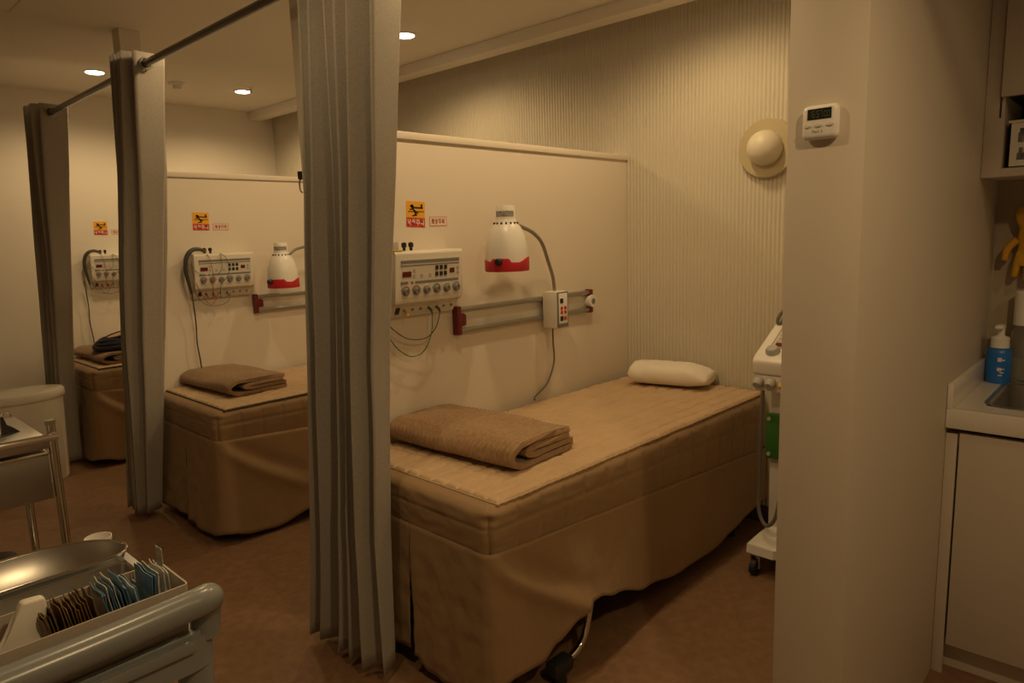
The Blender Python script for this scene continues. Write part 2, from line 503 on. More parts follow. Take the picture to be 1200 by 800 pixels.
BED1 = (1.333, 1.375, 0); BED2 = (1.352, 3.224, 0); BED3 = (1.352, 5.073, 0)
make_bed(BED1, math.radians(-1.1), 'tan treatment bed with a white pillow at its head, nearest of the three', HEM1, FOOT1, flare1, 1.3, False)
make_bed(BED2, math.radians(-.6), 'tan treatment bed in the middle bay, seen between two curtains', HEM2, FOOT2, flare2, 7.7, True, .075)
make_bed(BED3, 0, 'farthest tan treatment bed, with a dark bundle on its blanket', HEM2, FOOT2, flare2, 12.1, True, .075)

# folded blankets
def ribbon_profile(path, th):
    P = catmull([Vector((a, 0, b)) for a, b in path], 6)
    L, Rr = [], []
    for i in range(len(P)):
        d = (P[min(i+1, len(P)-1)]-P[max(i-1, 0)]).normalized(); nn = Vector((-d.z, 0, d.x))
        L.append(P[i]+nn*th/2); Rr.append(P[i]-nn*th/2)
    return L + Rr[::-1]
def blanket(loc, rz, W, D, H, label, mt, seed):
    """W along x (fold direction), D along y"""
    th = H/5.0
    a = H/8
    zz = [a*1.02, a*3.0, a*5.0, a*7.0]
    outer = [(W, zz[0]), (W*.6, zz[0]), (W*.2, zz[0]), (.05, zz[0]+.002), (.012, H*.33), (.012, H*.62), (.05, zz[3]-.001), (W*.25, zz[3]+.002), (W*.6, zz[3]), (W*.97, zz[3]-.008)]
    inner = [(W*.985, zz[1]), (W*.6, zz[1]), (.13, zz[1]), (.085, H*.5), (.13, zz[2]), (W*.6, zz[2]), (W*.94, zz[2]-.004)]
    m = MB()
    for path in (outer, inner):
        pr = ribbon_profile(path, th)
        NYB = 150
        def fn(i, j):
            p = pr[i % len(pr)]; v = j/(NYB-1)
            y = D*v
            e = min(v, 1-v)*D
            x = p.x + .010*nz(y*5+seed, p.z*20) + .012*(p.x/W)*nz(y*3, seed, p.z*30)
            rib = .0034*math.sin(2*PI*y/.021+1.2*nz(x*9, y*6))*(.7+.3*math.sin(2*PI*x/.021))
            z = p.z*(1 + .13*nz(x*5+seed, y*5)*(p.z/H)) + rib*(1 if p.z > H*.5 else -.4)
            sq = max(0, 1-e/.022)
            z = lerp(z, p.z, .3) if sq > 0 else z
            yy = y + .010*nz(x*9+seed, p.z*25, 5) * (1 if v > .5 else -1)
            cx = rib*(1 if p.x < .06 else 0)
            zf = (1+.9*0)
            return (x-cx, yy, max(.001, z*zf))
        V = m.grid(fn, len(pr), NYB, cu=True)
        m.bm.faces.new([V[i][0] for i in range(len(pr))]); m.bm.faces.new([V[i][NYB-1] for i in range(len(pr))])
    o = m.build('folded_blanket', mt, base=(0,0,0), ang=80)
    o.location = loc; o.rotation_euler = (0,0,rz)
    return tag(o, label, 'blanket', 'folded brown blankets on the beds')
bz = TOPZ+.0145
blanket((1.575, 1.505, bz), math.radians(3), .345, .61, .098, 'brown ribbed blanket folded at the foot of the nearest bed', M['blanket'], 2.2)
blanket((1.515, 3.42, bz), math.radians(2), .33, .56, .085, 'olive brown blanket folded at the foot of the middle bed', M['blanket2'], 6.1)
blanket((1.45, 5.14, bz), math.radians(2), .36, .60, .075, 'brown blanket folded under a dark bundle on the far bed', M['blanket2'], 9.4)

# pillow
m = MB()
LP = .405
def fpil(i, j):
    v = i/47; a = 2*PI*j/36
    l = (v-.5)*LP
    k = (1-abs(2*v-1)**6)
    endf = 1 - .55*max(0, (v-.72)/.28)**1.5     # flatter towards the open end
    rx = .105*(.86+.14*k)+.012*max(0, (v-.8)/.2); rz = .056*endf*(max(.0, 1-(max(0, (.09-v)/.09))**2)**.5*.9+.1)
    c, s = math.cos(a), math.sin(a)
    x = rx*math.copysign(abs(c)**.8, c); z = rz*math.copysign(abs(s)**.85, s)
    w = .006*nz(l*14, x*14, z*20) + .004*nz(l*34, x*30)
    return (x+w*.5, l, .058+z*(1+.0)+w*(1 if z > 0 else .1)-.018*(1-endf))
V = m.grid(lambda i, j: fpil(i, j % 36), 48, 37)
bmesh.ops.remove_doubles(m.bm, verts=m.bm.verts[:], dist=1e-6)
for i in (0, 47):
    ring = []
    for j in range(36):
        co = Vector(fpil(i, j))
        ring.append(min(m.bm.verts, key=lambda q: (q.co-co).length))
    try: m.bm.faces.new(ring)
    except Exception: pass
o = m.build('pillow', M['pillow'], base=(0,0,0), ang=80)
o.location = (3.05, 1.775, TOPZ+.017); o.rotation_euler = (0, 0, math.radians(180+13))
tag(o, 'small white pillow lying at the head of the nearest bed', 'pillow')

# dark bundle on the far bed
t = thing('cushioned_belt', (1.60, 5.33, bz+.083), 'dark navy belt rolled into a bundle on the far bed', 'belt')
m = MB()
for k, (rx, z, dx) in enumerate(((.125, .014, 0), (.118, .036, .01), (.105, .056, .015))):
    pts = [(rx*math.cos(a)*1.05+dx, rx*math.sin(a)*.95, z+.006*math.sin(3*a+k)) for a in [2*PI*q/28 for q in range(29)]]
    m.tube(pts, .017, n=8)
m.lathe([(.0005, .0), (.10, .0), (.10, .045), (.0005, .045)], n=24, cap=False)
m.build('strap', M['navy'], t)
m = MB(); m.tube([(.085*math.cos(2*PI*q/28)+.03, .085*math.sin(2*PI*q/28), .09+.02*math.cos(2*PI*q/28)) for q in range(29)], .010, n=8)
m.build('pad_rim', M['navy'], t)
Mx = Matrix.Rotation(math.radians(-13), 4, 'Y')
MB().lathe([(.0005, -.012), (.083, -.012), (.083, 0), (.0005, .006)], (.03, 0, .092), n=28, M=Mx, cap=False).build('round_pad', M['pinkp'], t, label='pale round pad')

# ------------------------------------------------------------------ stickers
G = {   # strokes of each syllable in a unit square, y up
 'nak': [[(.12,.95),(.12,.55),(.55,.55)], [(.70,1),(.70,.45)], [(.70,.75),(.90,.75)], [(.18,.36),(.74,.36),(.74,0)]],
 'sang': [[(.32,1),(.10,.55)], [(.32,.9),(.55,.55)], [(.70,1),(.70,.42)], [(.70,.72),(.90,.72)], 'o.45,.18,.2'],
 'ju': [[(.12,.95),(.88,.95)], [(.5,.95),(.15,.58)], [(.5,.9),(.85,.58)], [(.02,.38),(.98,.38)], [(.5,.38),(.5,0)]],
 'ui': ['o.38,.70,.24', [(.05,.28),(.72,.28)], [(.86,1),(.86,0)]],
 'hwa': [[(.25,1),(.45,1)], [(.08,.84),(.62,.84)], 'o.35,.58,.17', [(.35,.38),(.35,.2)], [(.02,.14),(.66,.2)], [(.78,1),(.78,0)], [(.78,.55),(.98,.55)]],
}
def stroke_mesh(m, strokes, fx, w, d0, d1):
    """fx(a,b,d)->3D; every segment becomes a small raised bar"""
    for st in strokes:
        if isinstance(st, str):
            cx, cy, r = [float(q) for q in st[1:].split(',')]
            st = [(cx+r*math.cos(2*PI*k/14), cy+r*math.sin(2*PI*k/14)) for k in range(15)]
        for (a, b) in zip(st, st[1:]):
            dx, dy = b[0]-a[0], b[1]-a[1]; L = math.hypot(dx, dy) or 1
            ux, uy = dx/L*w/2, dy/L*w/2
            q = [(a[0]-ux-uy, a[1]-uy+ux), (a[0]-ux+uy, a[1]-uy-ux), (b[0]+ux+uy, b[1]+uy-ux), (b[0]+ux-uy, b[1]+uy+ux)]
            m.prism(q, lambda s, e: fx(s, e, d0), lambda s, e: fx(s, e, d1))
def text_on(m, words, x0, y0, w, h, gap, place, sw, d0, d1):
    for k, g in enumerate(words):
        ox = x0+k*(w+gap)
        stroke_mesh(m, G[g], lambda a, b, d, ox=ox: place(ox+a*w, y0+b*h, d), sw, d0, d1)
def warning_sign(x, yw, z, label, rot=0.0):
    W, H = .092, .098
    t = thing('warning_sign', (x, yw, z), label, 'sign', 'yellow and red fall warning signs')
    t.rotation_euler = (0, rot, 0)
    MB().box(0, W, -.0012, 0, 0, H).build('backing', M['yellow'], t, smooth=False)
    MB().box(0, W, -.0016, -.0012, 0, H*.36).build('red_band', M['sred'], t, smooth=False, label='red band with white lettering')
    m = MB(); text_on(m, ('nak','sang','ju','ui'), .005, .007, .018, .022, .0033, lambda a, b, d: (a, -d, b), .15, .0016, .0021)
    m.build('lettering', M['inkwhite'], t, smooth=False)
    m = MB(); pl = lambda a, b, d: (a*W, -d, H*.36+b*H*.64)
    stroke_mesh(m, [[(.42,.62),(.84,.62)], [(.82,.62),(.82,.80)]], pl, .10, .0012, .0018)         # bed end
    stroke_mesh(m, [[(.12,.36),(.92,.40)]], pl, .05, .0012, .0018)
    stroke_mesh(m, [[(.28,.66),(.45,.40)], [(.45,.40),(.52,.16)], [(.36,.52),(.22,.50)], [(.44,.42),(.60,.30)], [(.52,.18),(.36,.12)]], pl, .085, .0012, .0018)
    stroke_mesh(m, ['o.30,.70,.06', 'o.30,.70,.03'], pl, .06, .0012, .0018)
    m.build('pictogram', M['ink'], t, smooth=False)
def small_sign(x, yw, z, label):
    W, H = .090, .037
    t = thing('warning_label', (x, yw, z), label, 'sign', 'small pale burn warning labels')
    MB().box(0, W, -.001, 0, 0, H).build('backing', M['spink'], t, smooth=False)
    m = MB(); b = .0016
    for q in ((0, W, 0, b), (0, W, H-b, H), (0, b, 0, H), (W-b, W, 0, H)): m.box(q[0], q[1], -.0014, -.001, q[2], q[3])
    m.build('border', M['inkred'], t, smooth=False)
    m = MB(); text_on(m, ('hwa','sang','ju','ui'), .011, .009, .015, .019, .0025, lambda a, b, d: (a, -d, b), .14, .001, .0015)
    m.build('lettering', M['inkred'], t, smooth=False)
warning_sign(1.701, Y1, 1.492, 'yellow and red warning sign above the nearest wall machine', .05)
small_sign(1.818, Y1, 1.492, 'small pale red-lettered label on the near partition beside the yellow sign')
warning_sign(1.658, Y2, 1.530, 'yellow and red warning sign above the middle wall machine', .03)
small_sign(1.773, Y2, 1.528, 'small pale red-lettered label on the middle bay partition')
warning_sign(1.697, Y3, 1.545, 'yellow and red warning sign on the far wall, farthest of the three', .02)
small_sign(1.815, Y3, 1.545, 'small pale label on the far wall, half hidden by the middle curtain')

# ------------------------------------------------------------------ electrotherapy units
def unit(x, yw, z, label, style, W=.345):
    t = thing('electrotherapy_unit', (x, yw, z), label, 'therapy machine', 'wall mounted electrotherapy machines')
    prof = [(0,.0),(-.030,0),(-.058,.050),(-.086,.054),(-.089,.068),(-.106,.240),(-.098,.25),(0,.25)]
    m = MB(); m.prism(prof, lambda a, b: (.0, a, b), lambda a, b: (W, a, b))
    bmesh.ops.bevel(m.bm, geom=[e for e in m.bm.edges], offset=.004, segments=2, profile=.5, affect='EDGES')
    m.build('housing', M['unit'], t)
    # slanted front: origin bottom, e up the slope
    o0 = Vector((0, -.089, .068)); e = (Vector((0, -.106, .240))-o0); Ls = e.length; e.normalize(); nn = Vector((0, -e.z, e.y))
    def fpt(u, v, d): return Vector((u, 0, 0))+o0+e*v+nn*d
    def plate(name, u0, u1, v0, v1, d0, d1, mt, parent=t):
        q = MB(); q.prism([(u0,v0),(u1,v0),(u1,v1),(u0,v1)], lambda a, b: fpt(a, b, d0), lambda a, b: fpt(a, b, d1))
        return q.build(name, mt, parent, smooth=False)
    cp = plate('control_panel', .030, W-.020, .006, Ls-.022, -.001, .0015, M['panel'])
    q = MB()
    for (u0, u1, v0, v1) in ((.024, W-.024, Ls-.036, Ls-.025), (.024, W-.024, Ls-.046, Ls-.042), (.024, .058, .060, .070), (.072, .082, .060, .069), (.092, W-.026, .060, .069)):
        q.prism([(u0,v0),(u1,v0),(u1,v1),(u0,v1)], lambda a, b: fpt(a, b, .001), lambda a, b: fpt(a, b, .0025))
    q.build('stripe', M['pgrey'], cp, smooth=False)
    plate('display', .032, .072, .087, .107, .001, .0035, M['dred'])
    plate('display', .264, .288, .092, .110, .001, .0035, M['dred'])
    for r in range(2):
        for c in range(3):
            u = .190+.022*c; v = .083+.024*r
            plate('button', u, u+.014, v, v+.016, .001, .004, M['black'])
    for (u, v) in ((.082,.105),(.082,.085),(.118,.085),(.16,.085),(.302,.105),(.302,.088)):
        plate('button', u, u+.010, v, v+.010, .001, .0035, M['lgrey'])
    for k in range(6):
        u = .046+.0505*k
        c0 = fpt(u, .032, .001)
        q = MB(); q.tube([c0, fpt(u, .032, .006), fpt(u, .032, .016)], .014, n=18, rs=[.016,.0145,.011])
        kn = q.build('knob', M['kgrey'], t)
        q = MB(); q.prism([(u-.0015,.032),(u+.0015,.032),(u+.0015,.042),(u-.0015,.042)], lambda a, b: fpt(a, b, .0155), lambda a, b: fpt(a, b, .017)); q.build('pointer', M['black'], kn)
        q = MB()
        q.tube([fpt(u+.020*math.cos(a), .032+.020*math.sin(a), .002) for a in [PI*(.05+.9*g/14) for g in range(15)]], .0016, n=6)
        q.build('dial_mark', [M['wred'], M['wred'], M['panel'], M['wgreen'], M['lgrey'], M['pgrey']][k], cp, smooth=True)
    # lower socket strip
    p0 = Vector((0, -.030, 0)); p1 = Vector((0, -.058, .050)); e2 = (p1-p0); L2 = e2.length; e2.normalize(); n2 = Vector((0, -e2.z, e2.y))
    def f2(u, v, d): return Vector((u,0,0))+p0+e2*v+n2*d
    q = MB(); q.prism([(.012,.008),(W-.02,.008),(W-.02,L2-.012),(.012,L2-.012)], lambda a, b: f2(a, b, -.001), lambda a, b: f2(a, b, .001)); q.build('socket_strip', M['panel'], t, smooth=False)
    q = MB(); q.prism([(.030,.018),(.046,.018),(.046,.044),(.030,.044)], lambda a, b: f2(a, b, 0), lambda a, b: f2(a, b, .006)); q.build('power_switch', M['black'], t, smooth=False)
    for k in range(7):
        u = .072+.040*k
        q = MB(); q.tube([f2(u, .03, 0), f2(u, .03, .004)], .006, n=12); q.build('socket', M['pgrey'], t)
    for u in (.085, .118):
        q = MB(); q.lathe([(.006, .248), (.006, .262), (.010, .264), (.010, .278), (.004, .282)], (u, -.05, 0), n=14); q.build('terminal_knob', M['black'], t)
    # plugged leads
    def plug(k, mt):
        u = .072+.040*k
        q = MB(); q.tube([f2(u, .03, .003), f2(u, .03, .02), f2(u, .024, .03)], .005, n=10); q.build('plug', mt, t)
        return f2(u, .024, .03)
    def lead(pts, mt, r=.0022):
        MB().tube(pts, r, n=6, sub=8).build('lead_wire', mt, t)
    if style == 0:
        plug(0, M['wyel']); a = plug(3, M['wgreen']); b = plug(4, M['wire'])
        lead([a, (a.x-.015, -.075, -.07), (a.x-.045, -.06, -.14), (a.x-.10, -.05, -.155), (a.x-.16, -.05, -.12), (a.x-.20, -.05, -.07)], M['wgreen'])
        lead([b, (b.x-.03, -.075, -.05), (b.x-.07, -.06, -.09), (b.x-.15, -.05, -.085), (b.x-.22, -.05, -.04), (b.x-.25, -.04, 0.0)], M['wire'])
        q = MB(); q.box(-.02, .03, -.09, -.03, .252, .285, .004); q.build('adapter', M['lgrey'], t)
        q = MB(); q.box(-.03, .04, -.10, -.03, .2505, .2545, .001); q.build('adapter_tag', M['wyel'], t)
        lead([(-.02, -.06, .27), (-.045, -.06, .2), (-.035, -.06, .12), (-.012, -.07, .06), (-.02, -.06, .02)], M['wire'])
    else:
        plug(0, M['wred']); plug(1, M['wred']); plug(3, M['wgreen'])
        # cable coil hanging over the top left corner
        q = MB(); q.tube([(.085, -.06, .258), (.05, -.07, .275), (.01, -.07, .272), (-.02, -.065, .24), (-.033, -.06, .17), (-.02, -.055, .09), (-.008, -.05, .03)], .010, n=8, sub=6, rs=[.008,.011,.012,.012,.011,.009,.006]); q.build('cable_bundle', M['wire'], t)
        L = [(-.012, -.06, .06), (-.004, -.05, -.04), (.002, -.04, -.14), (-.002, -.04, -.25), (.006, -.04, -.35), (.012, -.04, -.465)]
        if style == 2: L = [(p[0]-.035, p[1], p[2]) for p in L]
        lead(L, M['wire'], .004)
        for (mt, sh) in ((M['wred'], 0), (M['wgreen'], .045)):
            lead([(.07+sh, -.05, .25), (.075+sh*2, -.12, .235), (.085+sh*2, -.135, .14), (.08+sh, -.13, .07), (.09+sh, -.09, -.005)], mt, .0016)
        lead([(.012, -.06, .27), (-.005, -.08, .15), (.03, -.1, .02), (.08, -.08, -.035), (.12, -.06, -.01), (.13, -.075, .03)], M['wred'], .0016)
        lead([(-.01, -.06, .2), (.02, -.12, .14), (.10, -.14, .135), (.14, -.135, .17), (.145, -.11, .25)], M['wgreen'], .0016)
        lead([(.195, -.085, .02), (.17, -.09, -.03), (.10, -.07, -.045), (.04, -.06, -.02), (.0, -.06, .06)], M['wgreen'], .0016)
unit(1.560, Y1, 1.151, 'white electrotherapy machine on the near partition with looping green leads', 0, .335)
unit(1.603, Y2, 1.148, 'white electrotherapy machine on the middle bay partition with tangled thin leads', 1)
unit(1.622, Y3, 1.152, 'white electrotherapy machine on the far wall, partly behind the middle curtain', 2)

# ------------------------------------------------------------------ wall rails and infrared lamps
def rail(x0, x1, yw, z0, z1, label, knob):
    t = thing('equipment_rail', (x0, yw, z0), label, 'rail', 'aluminium equipment rails')
    L, H = x1-x0, z1-z0
    MB().box(.012, L-.012, -.012, 0, .006, H-.006, .001).build('back_plate', M['alup'], t)
    for z in (.002, H-.022):
        m = MB(); m.box(.010, L-.010, -.030, -.001, z, z+.020, .004); m.box(.010, L-.010, -.0305, -.028, z+.008, z+.012)
        m.build('rail_lip', M['alu'], t)
    m = MB(); m.box(0, .024, -.034, 0, -.004, H+.004, .003); m.box(.018, .062, -.026, -.002, H*.27, H*.73, .010); m.build('end_cap', M['maroon'], t, label='maroon end cap')
    m = MB(); m.box(L-.024, L, -.034, 0, -.003, H*.26, .003); m.box(L-.024, L, -.034, 0, H*.74, H+.003, .003); m.build('end_cap', M['maroon'], t, label='maroon end cap')
    if knob:
        m = MB(); m.tube([(L-.012, -.012, H*.5), (L-.012, -.034, H*.5), (L-.012, -.044, H*.5)], .03, n=24, rs=[.028,.032,.030]); kn = m.build('end_knob', M['white'], t)
        m = MB(); m.tube([(L-.012, -.043, H*.5), (L-.012, -.047, H*.5)], .014, n=18); m.build('knob_hole', M['pgrey'], kn)
rail(1.915, 2.850, Y1, 1.046, 1.158, 'long aluminium rail with maroon ends on the near partition', True)
rail(1.966, 2.90, Y2, 1.034, 1.140, 'aluminium rail with maroon end cap in the middle bay', True)

def ir_lamp(c, yw, clampx, zr, label, goose, cord, face, knob):
    """c: centre of the dome's lower rim"""
    t = thing('infrared_lamp', c, label, 'lamp', 'white infrared lamps with red rims')
    dome = [(.089,.035),(.089,.06),(.087,.09),(.082,.12),(.073,.15),(.062,.174),(.051,.188),(.045,.196),(.043,.205),(.042,.207)]
    dome_in = [(r-.004, z-.001) for r, z in dome[::-1]]
    MB().lathe(dome+dome_in, n=48, cap=False).build('dome', M['white'], t)
    def wave(a, z):
        if z < .04: return 0
        k = (math.degrees(a)-(face-90)) % 360
        if k > 180: return 0
        fr = (1-math.cos(math.radians(k)))/2
        return interp([(0,.002),(.14,-.006),(.18,.006),(.54,.006),(.60,-.009),(.76,-.010),(1,.010)], fr)
    MB().lathe([(.089,0),(.0915,.004),(.0915,.046),(.0895,.047),(.087,.045),(.087,0),(.089,0)], n=72, cap=False, rim=wave).build('red_rim', M['red'], t, label='red band around the lower edge')
    MB().sphere((0, 0, .075), (.04,.04,.05)).build('bulb', M['sred'], t)
    MB().lathe([(.043,.200),(.0405,.212),(.039,.258),(.037,.262),(.0005,.263)], n=32, cap=False).build('top_cap', M['white'], t)
    m = MB()
    def fl(i, j):
        a = math.radians(face-8) + (i/12-.5)*2.1; r = .0413-.0004*j
        return (r*math.cos(a), r*math.sin(a), .219+.022*j)
    m.grid(fl, 13, 2); m.build('rating_label', M['labelg'], t, normals=False)
    m = MB()
    for k in range(16):
        a = 2*PI*k/16
        Rm = Matrix.Rotation(a, 4, 'Z')
        m.box(.040, .0512, -.0034, .0034, .1850, .1962, .0, M=Rm)
    m.build('vent_slots', M['black'], t, smooth=False)
    a = math.radians(knob)
    d = Vector((math.cos(a), math.sin(a), 0))
    m = MB(); m.tube([d*.086+Vector((0,0,.04)), d*.103+Vector((0,0,.04)), d*.112+Vector((0,0,.04))], .014, n=18, rs=[.0145,.0145,.011]); m.build('adjusting_knob', M['black'], t)
    C = Vector(c)
    MB().tube([Vector(p)-C for p in goose], .0085, n=10, sub=8).build('gooseneck', M['goose'], t)
    # clamp box on the rail
    x0 = clampx-C.x; y0 = yw-C.y; z0 = zr-C.z
    cb = MB(); cb.box(x0, x0+.085, y0-.118, y0-.031, z0, z0+.172, .008); cb = cb.build('control_box', M['offwhite'], t)
    m = MB(); m.box(x0+.003, x0+.082, y0-.121, y0-.1175, z0+.003, z0+.169, .0015); m.build('bezel', M['pgrey'], cb)
    m = MB(); m.box(x0+.012, x0+.073, y0-.123, y0-.1205, z0+.022, z0+.162, .001); m.build('face_plate', M['white'], cb)
    for (u, v, r, mt) in ((.030,.128,.011,'black'),(.030,.094,.008,'sred'),(.056,.094,.008,'sred'),(.030,.074,.008,'sred'),(.056,.074,.008,'sred'),(.030,.046,.011,'black'),(.056,.046,.009,'sred')):
        m = MB(); m.box(x0+u-r, x0+u+r, y0-.126, y0-.1225, z0+v-r, z0+v+r, .002); m.build('button', M[mt], cb)
    if cord:
        MB().tube([Vector(p)-C for p in cord], .0042, n=8, sub=8).build('power_cord', M['wgrey'], t)
ir_lamp((2.068, 1.963, 1.302), Y1, 2.455, 1.010, 'white infrared lamp with red rim over the nearest bed',
        [(2.112,1.975,1.486),(2.155,1.985,1.488),(2.22,2.01,1.478),(2.312,2.03,1.452),(2.386,2.045,1.405),(2.445,2.06,1.318),(2.487,2.07,1.245),(2.503,2.075,1.176)],
        [(2.495,2.085,1.015),(2.525,2.11,.934),(2.550,2.128,.83),(2.50,2.13,.735),(2.40,2.12,.690),(2.37,2.10,.680)], 223.5, 203)
ir_lamp((2.075, 3.800, 1.182), Y2, 2.51, .998, 'white infrared lamp with red rim in the middle bay, beside the near curtain',
        [(2.115,3.812,1.368),(2.145,3.82,1.378),(2.21,3.85,1.405),(2.33,3.88,1.415),(2.45,3.90,1.38),(2.53,3.92,1.29),(2.56,3.925,1.17)], None, 241, 193)

# ------------------------------------------------------------------ wall sconce
t = thing('wall_sconce', (XW-.0065, 1.367, 1.80), 'round cream wall lamp with globe on the ribbed wall', 'wall lamp')
RX = Matrix.Rotation(-PI/2, 4, 'Y')
MB().lathe([(.0005, 0), (.125, 0), (.133, .004), (.133, .022), (.129, .026), (.0005, .026)], n=56, M=RX, cap=False).build('back_disc', M['disc'], t)
MB().sphere((-.040, 0, .0), .079, u=40, v=24).build('globe_shade', M['globe'], t)

# ------------------------------------------------------------------ curtains and rod
RX0, RZ0 = 1.255, 2.243
t = thing('curtain_rod', (RX0, 2.2, RZ0), 'long dark metal curtain rod running through the grey curtains', 'curtain rod')
MB().cyl((0, -3.6, 0), (0, 5.06-2.2, 0), .0155, n=20).build('pole', M['rod'], t)
MB().lathe([(.0005, 0), (.019, 0), (.019, .025), (.0005, .03)], (0, 5.055-2.2, 0), n=20, M=Matrix.Rotation(-PI/2, 4, 'X'), cap=False).build('end_cap', M['rod'], t)
for yy in (1.72-2.2, -1.0-2.2):
    m = MB(); m.cyl((0, yy, 0), (0, yy, CZ-RZ0), .008); m.cyl((0, yy, CZ-RZ0-.006), (0, yy, CZ-RZ0), .03); m.build('ceiling_support', M['rod'], t)

def curtain(label, prof, nf, seed, xc=(1.25, 1.245), amp=(.085, .075), hem=.035, phase=0.0):
    """prof: list of (z, y_front, y_back)"""
    t = thing('curtain', (RX0, (prof[-1][1]+prof[-1][2])/2, 0), label, 'curtain', 'grey linen bay curtains')
    ztop = RZ0+.048
    NU, NVV = nf*22+1, 46
    m = MB(); L = Vector(t.location)
    def fn(i, j):
        u = i/(NU-1); v = j/(NVV-1)
        z = lerp(ztop, hem, v)
        yf, yb = linp([(-p[0], p[1]) for p in prof], -z), linp([(-p[0], p[2]) for p in prof], -z)
        th = 2*PI*nf*u+phase
        vv = v
        a = lerp(amp[0], amp[1], v)*(1+.55*nz(u*nf*1.1+seed, vv*.9)*min(1, .25+vv*2))
        s = math.sin(th)
        x = a*math.copysign(abs(s)**.9, s) + .012*vv*nz(u*nf*.9+seed, vv*1.5, 3) + lerp(xc[0], xc[1], v)
        D = yb-yf
        y = yf + D*(u + .035*math.sin(2*th)/nf*2 + .5/nf*.9*min(1, .15+vv)*nz(u*nf*.9, vv*1.2, seed))
        x += .006*nz(u*40, z*3, seed)*vv
        zz = z + (.012*nz(u*nf*.8+seed, 2)*v if v > .9 else 0)
        return Vector((x, y, zz))-L
    m.grid(fn, NU, NVV)
    o = m.build('drape', M['curtain'], t, ang=180, normals=False)
    sm = o.modifiers.new('thickness', 'SOLIDIFY'); sm.thickness = .0025
    # metal eyelets where the pole passes through each fold face
    yf, yb = prof[0][1], prof[0][2]
    for k in range(2*nf):
        u = (k*PI-phase)/(2*PI*nf)
        if not 0 <= u <= 1: continue
        y = yf+(yb-yf)*u
        e = MB()
        ring = [Vector((RX0+.023*math.cos(a), y, RZ0+.023*math.sin(a)))-L for a in [2*PI*q/24 for q in range(25)]]
        e.tube(ring, .0045, n=8); e.build('eyelet', M['alu'], t)
    return t
curtain('wide grey linen curtain gathered in the foreground beside the nearest bed',
        [(2.3,1.605,1.93),(1.65,1.665,1.955),(1.1,1.735,2.00),(.5,1.775,2.08),(.03,1.765,2.17)], 5, 1.1, xc=(1.255,1.230), amp=(.088,.056), phase=-.6)
curtain('grey linen curtain hanging between the middle and far bays',
        [(2.3,3.335,3.50),(1.8,3.43,3.585),(1.0,3.65,3.84),(.03,3.86,4.06)], 4, 4.2, xc=(1.255,1.238), amp=(.092,.058), phase=-.6)
curtain('grey linen curtain farthest away, hanging above the white bin',
        [(2.3,4.83,5.04),(1.4,5.04,5.21),(.6,5.24,5.40),(.03,5.28,5.44)], 4, 8.3, xc=(1.255,1.240), amp=(.092,.055), phase=-.6)
t = thing('curtain_hook', (1.33, Y1+.10, 1.665), 'small dark tieback hook on the post edge beside the near curtain', 'hook')
MB().box(-.012, .012, 0, .012, 0, .028, .002).build('plate', M['black'], t)
MB().tube([(0, .012, .004), (0, .022, -.01), (0, .02, -.035), (0, .008, -.045)], .003, n=8, sub=5).build('hook', M['alu'], t)

# ------------------------------------------------------------------ therapy stand on the right
BX, BY = 2.79, 1.085
t = thing('therapy_stand', (BX, BY, 0), 'white therapy machine on a wheeled stand between bed and wall end', 'therapy machine')
def L_(x, y, z): return (x-BX, y-BY, z)
W2 = .20   # console spans y from 1.165 down to .965
yl, yr = 1.172-BY, .955-BY
m = MB()
pr = [(2.640,.905),(2.640,.922),(2.665,.938),(2.858,1.040),(2.90,1.045),(2.93,1.02),(2.93,.86),(2.66,.86),(2.648,.868)]
m.prism([(a-BX, b) for a, b in pr], lambda a, b: (a, yl, b), lambda a, b: (a, yr, b))
bmesh.ops.bevel(m.bm, geom=m.bm.edges[:], offset=.006, segments=2, profile=.5, affect='EDGES')
m.build('console', M['white'], t)
m = MB(); m.box(2.655-BX, 2.92-BX, yr+.006, yl-.006, .798, .862, .004); m.build('probe_holder', M['offwhite'], t)
s0 = Vector((2.665-BX, 0, .938)); se = Vector((2.858-BX, 0, 1.040))-s0; Lse = se.length; se.normalize(); sn = Vector((-se.z, 0, se.x))
def cp(u, v, d): return s0+se*v+sn*d+Vector((0, yl-u, 0))
def cplate(name, u0, u1, v0, v1, d0, d1, mt):
    q = MB(); q.prism([(u0,v0),(u1,v0),(u1,v1),(u0,v1)], lambda a, b: cp(a, b, d0), lambda a, b: cp(a, b, d1)); return q.build(name, mt, t, smooth=False)
fpn = cplate('control_panel', .040, .20, .055, .20, 0, .0015, M['panel'])
q = MB()
for (u0, u1, v0, v1) in ((.040,.2,.055,.058),(.040,.2,.197,.2),(.040,.043,.055,.2),(.05,.19,.100,.102),(.05,.19,.140,.142)):
    q.prism([(u0,v0),(u1,v0),(u1,v1),(u0,v1)], lambda a, b: cp(a, b, .001), lambda a, b: cp(a, b, .0025))
q.build('panel_lines', M['pgrey'], fpn, smooth=False)
cplate('display', .055, .085, .066, .090, .001, .004, M['dred'])
for k in range(3): cplate('button', .055+.03*k, .072+.03*k, .112, .126, .001, .004, M['lgrey'])
q = MB(); q.tube([cp(.062, .030, 0), cp(.062, .030, .012), cp(.062, .030, .022)], .022, n=24, rs=[.028,.027,.02]); q.build('dial', M['lgrey'], t)
for k, (yy, rr) in enumerate(((1.148,.021),(1.098,.021),(1.048,.014))):
    q = MB(); q.tube([L_(2.656, yy, .838), L_(2.640, yy, .830), L_(2.628, yy, .823)], rr, n=20, rs=[rr, rr*1.05, rr*.7])
    q.build('probe', M['lgrey'] if k < 2 else M['wyel'], t)
m = MB(); m.box(2.765-BX, 2.865-BX, 1.055-BY, 1.145-BY, .13, .80, .01); m.build('mast', M['white'], t)
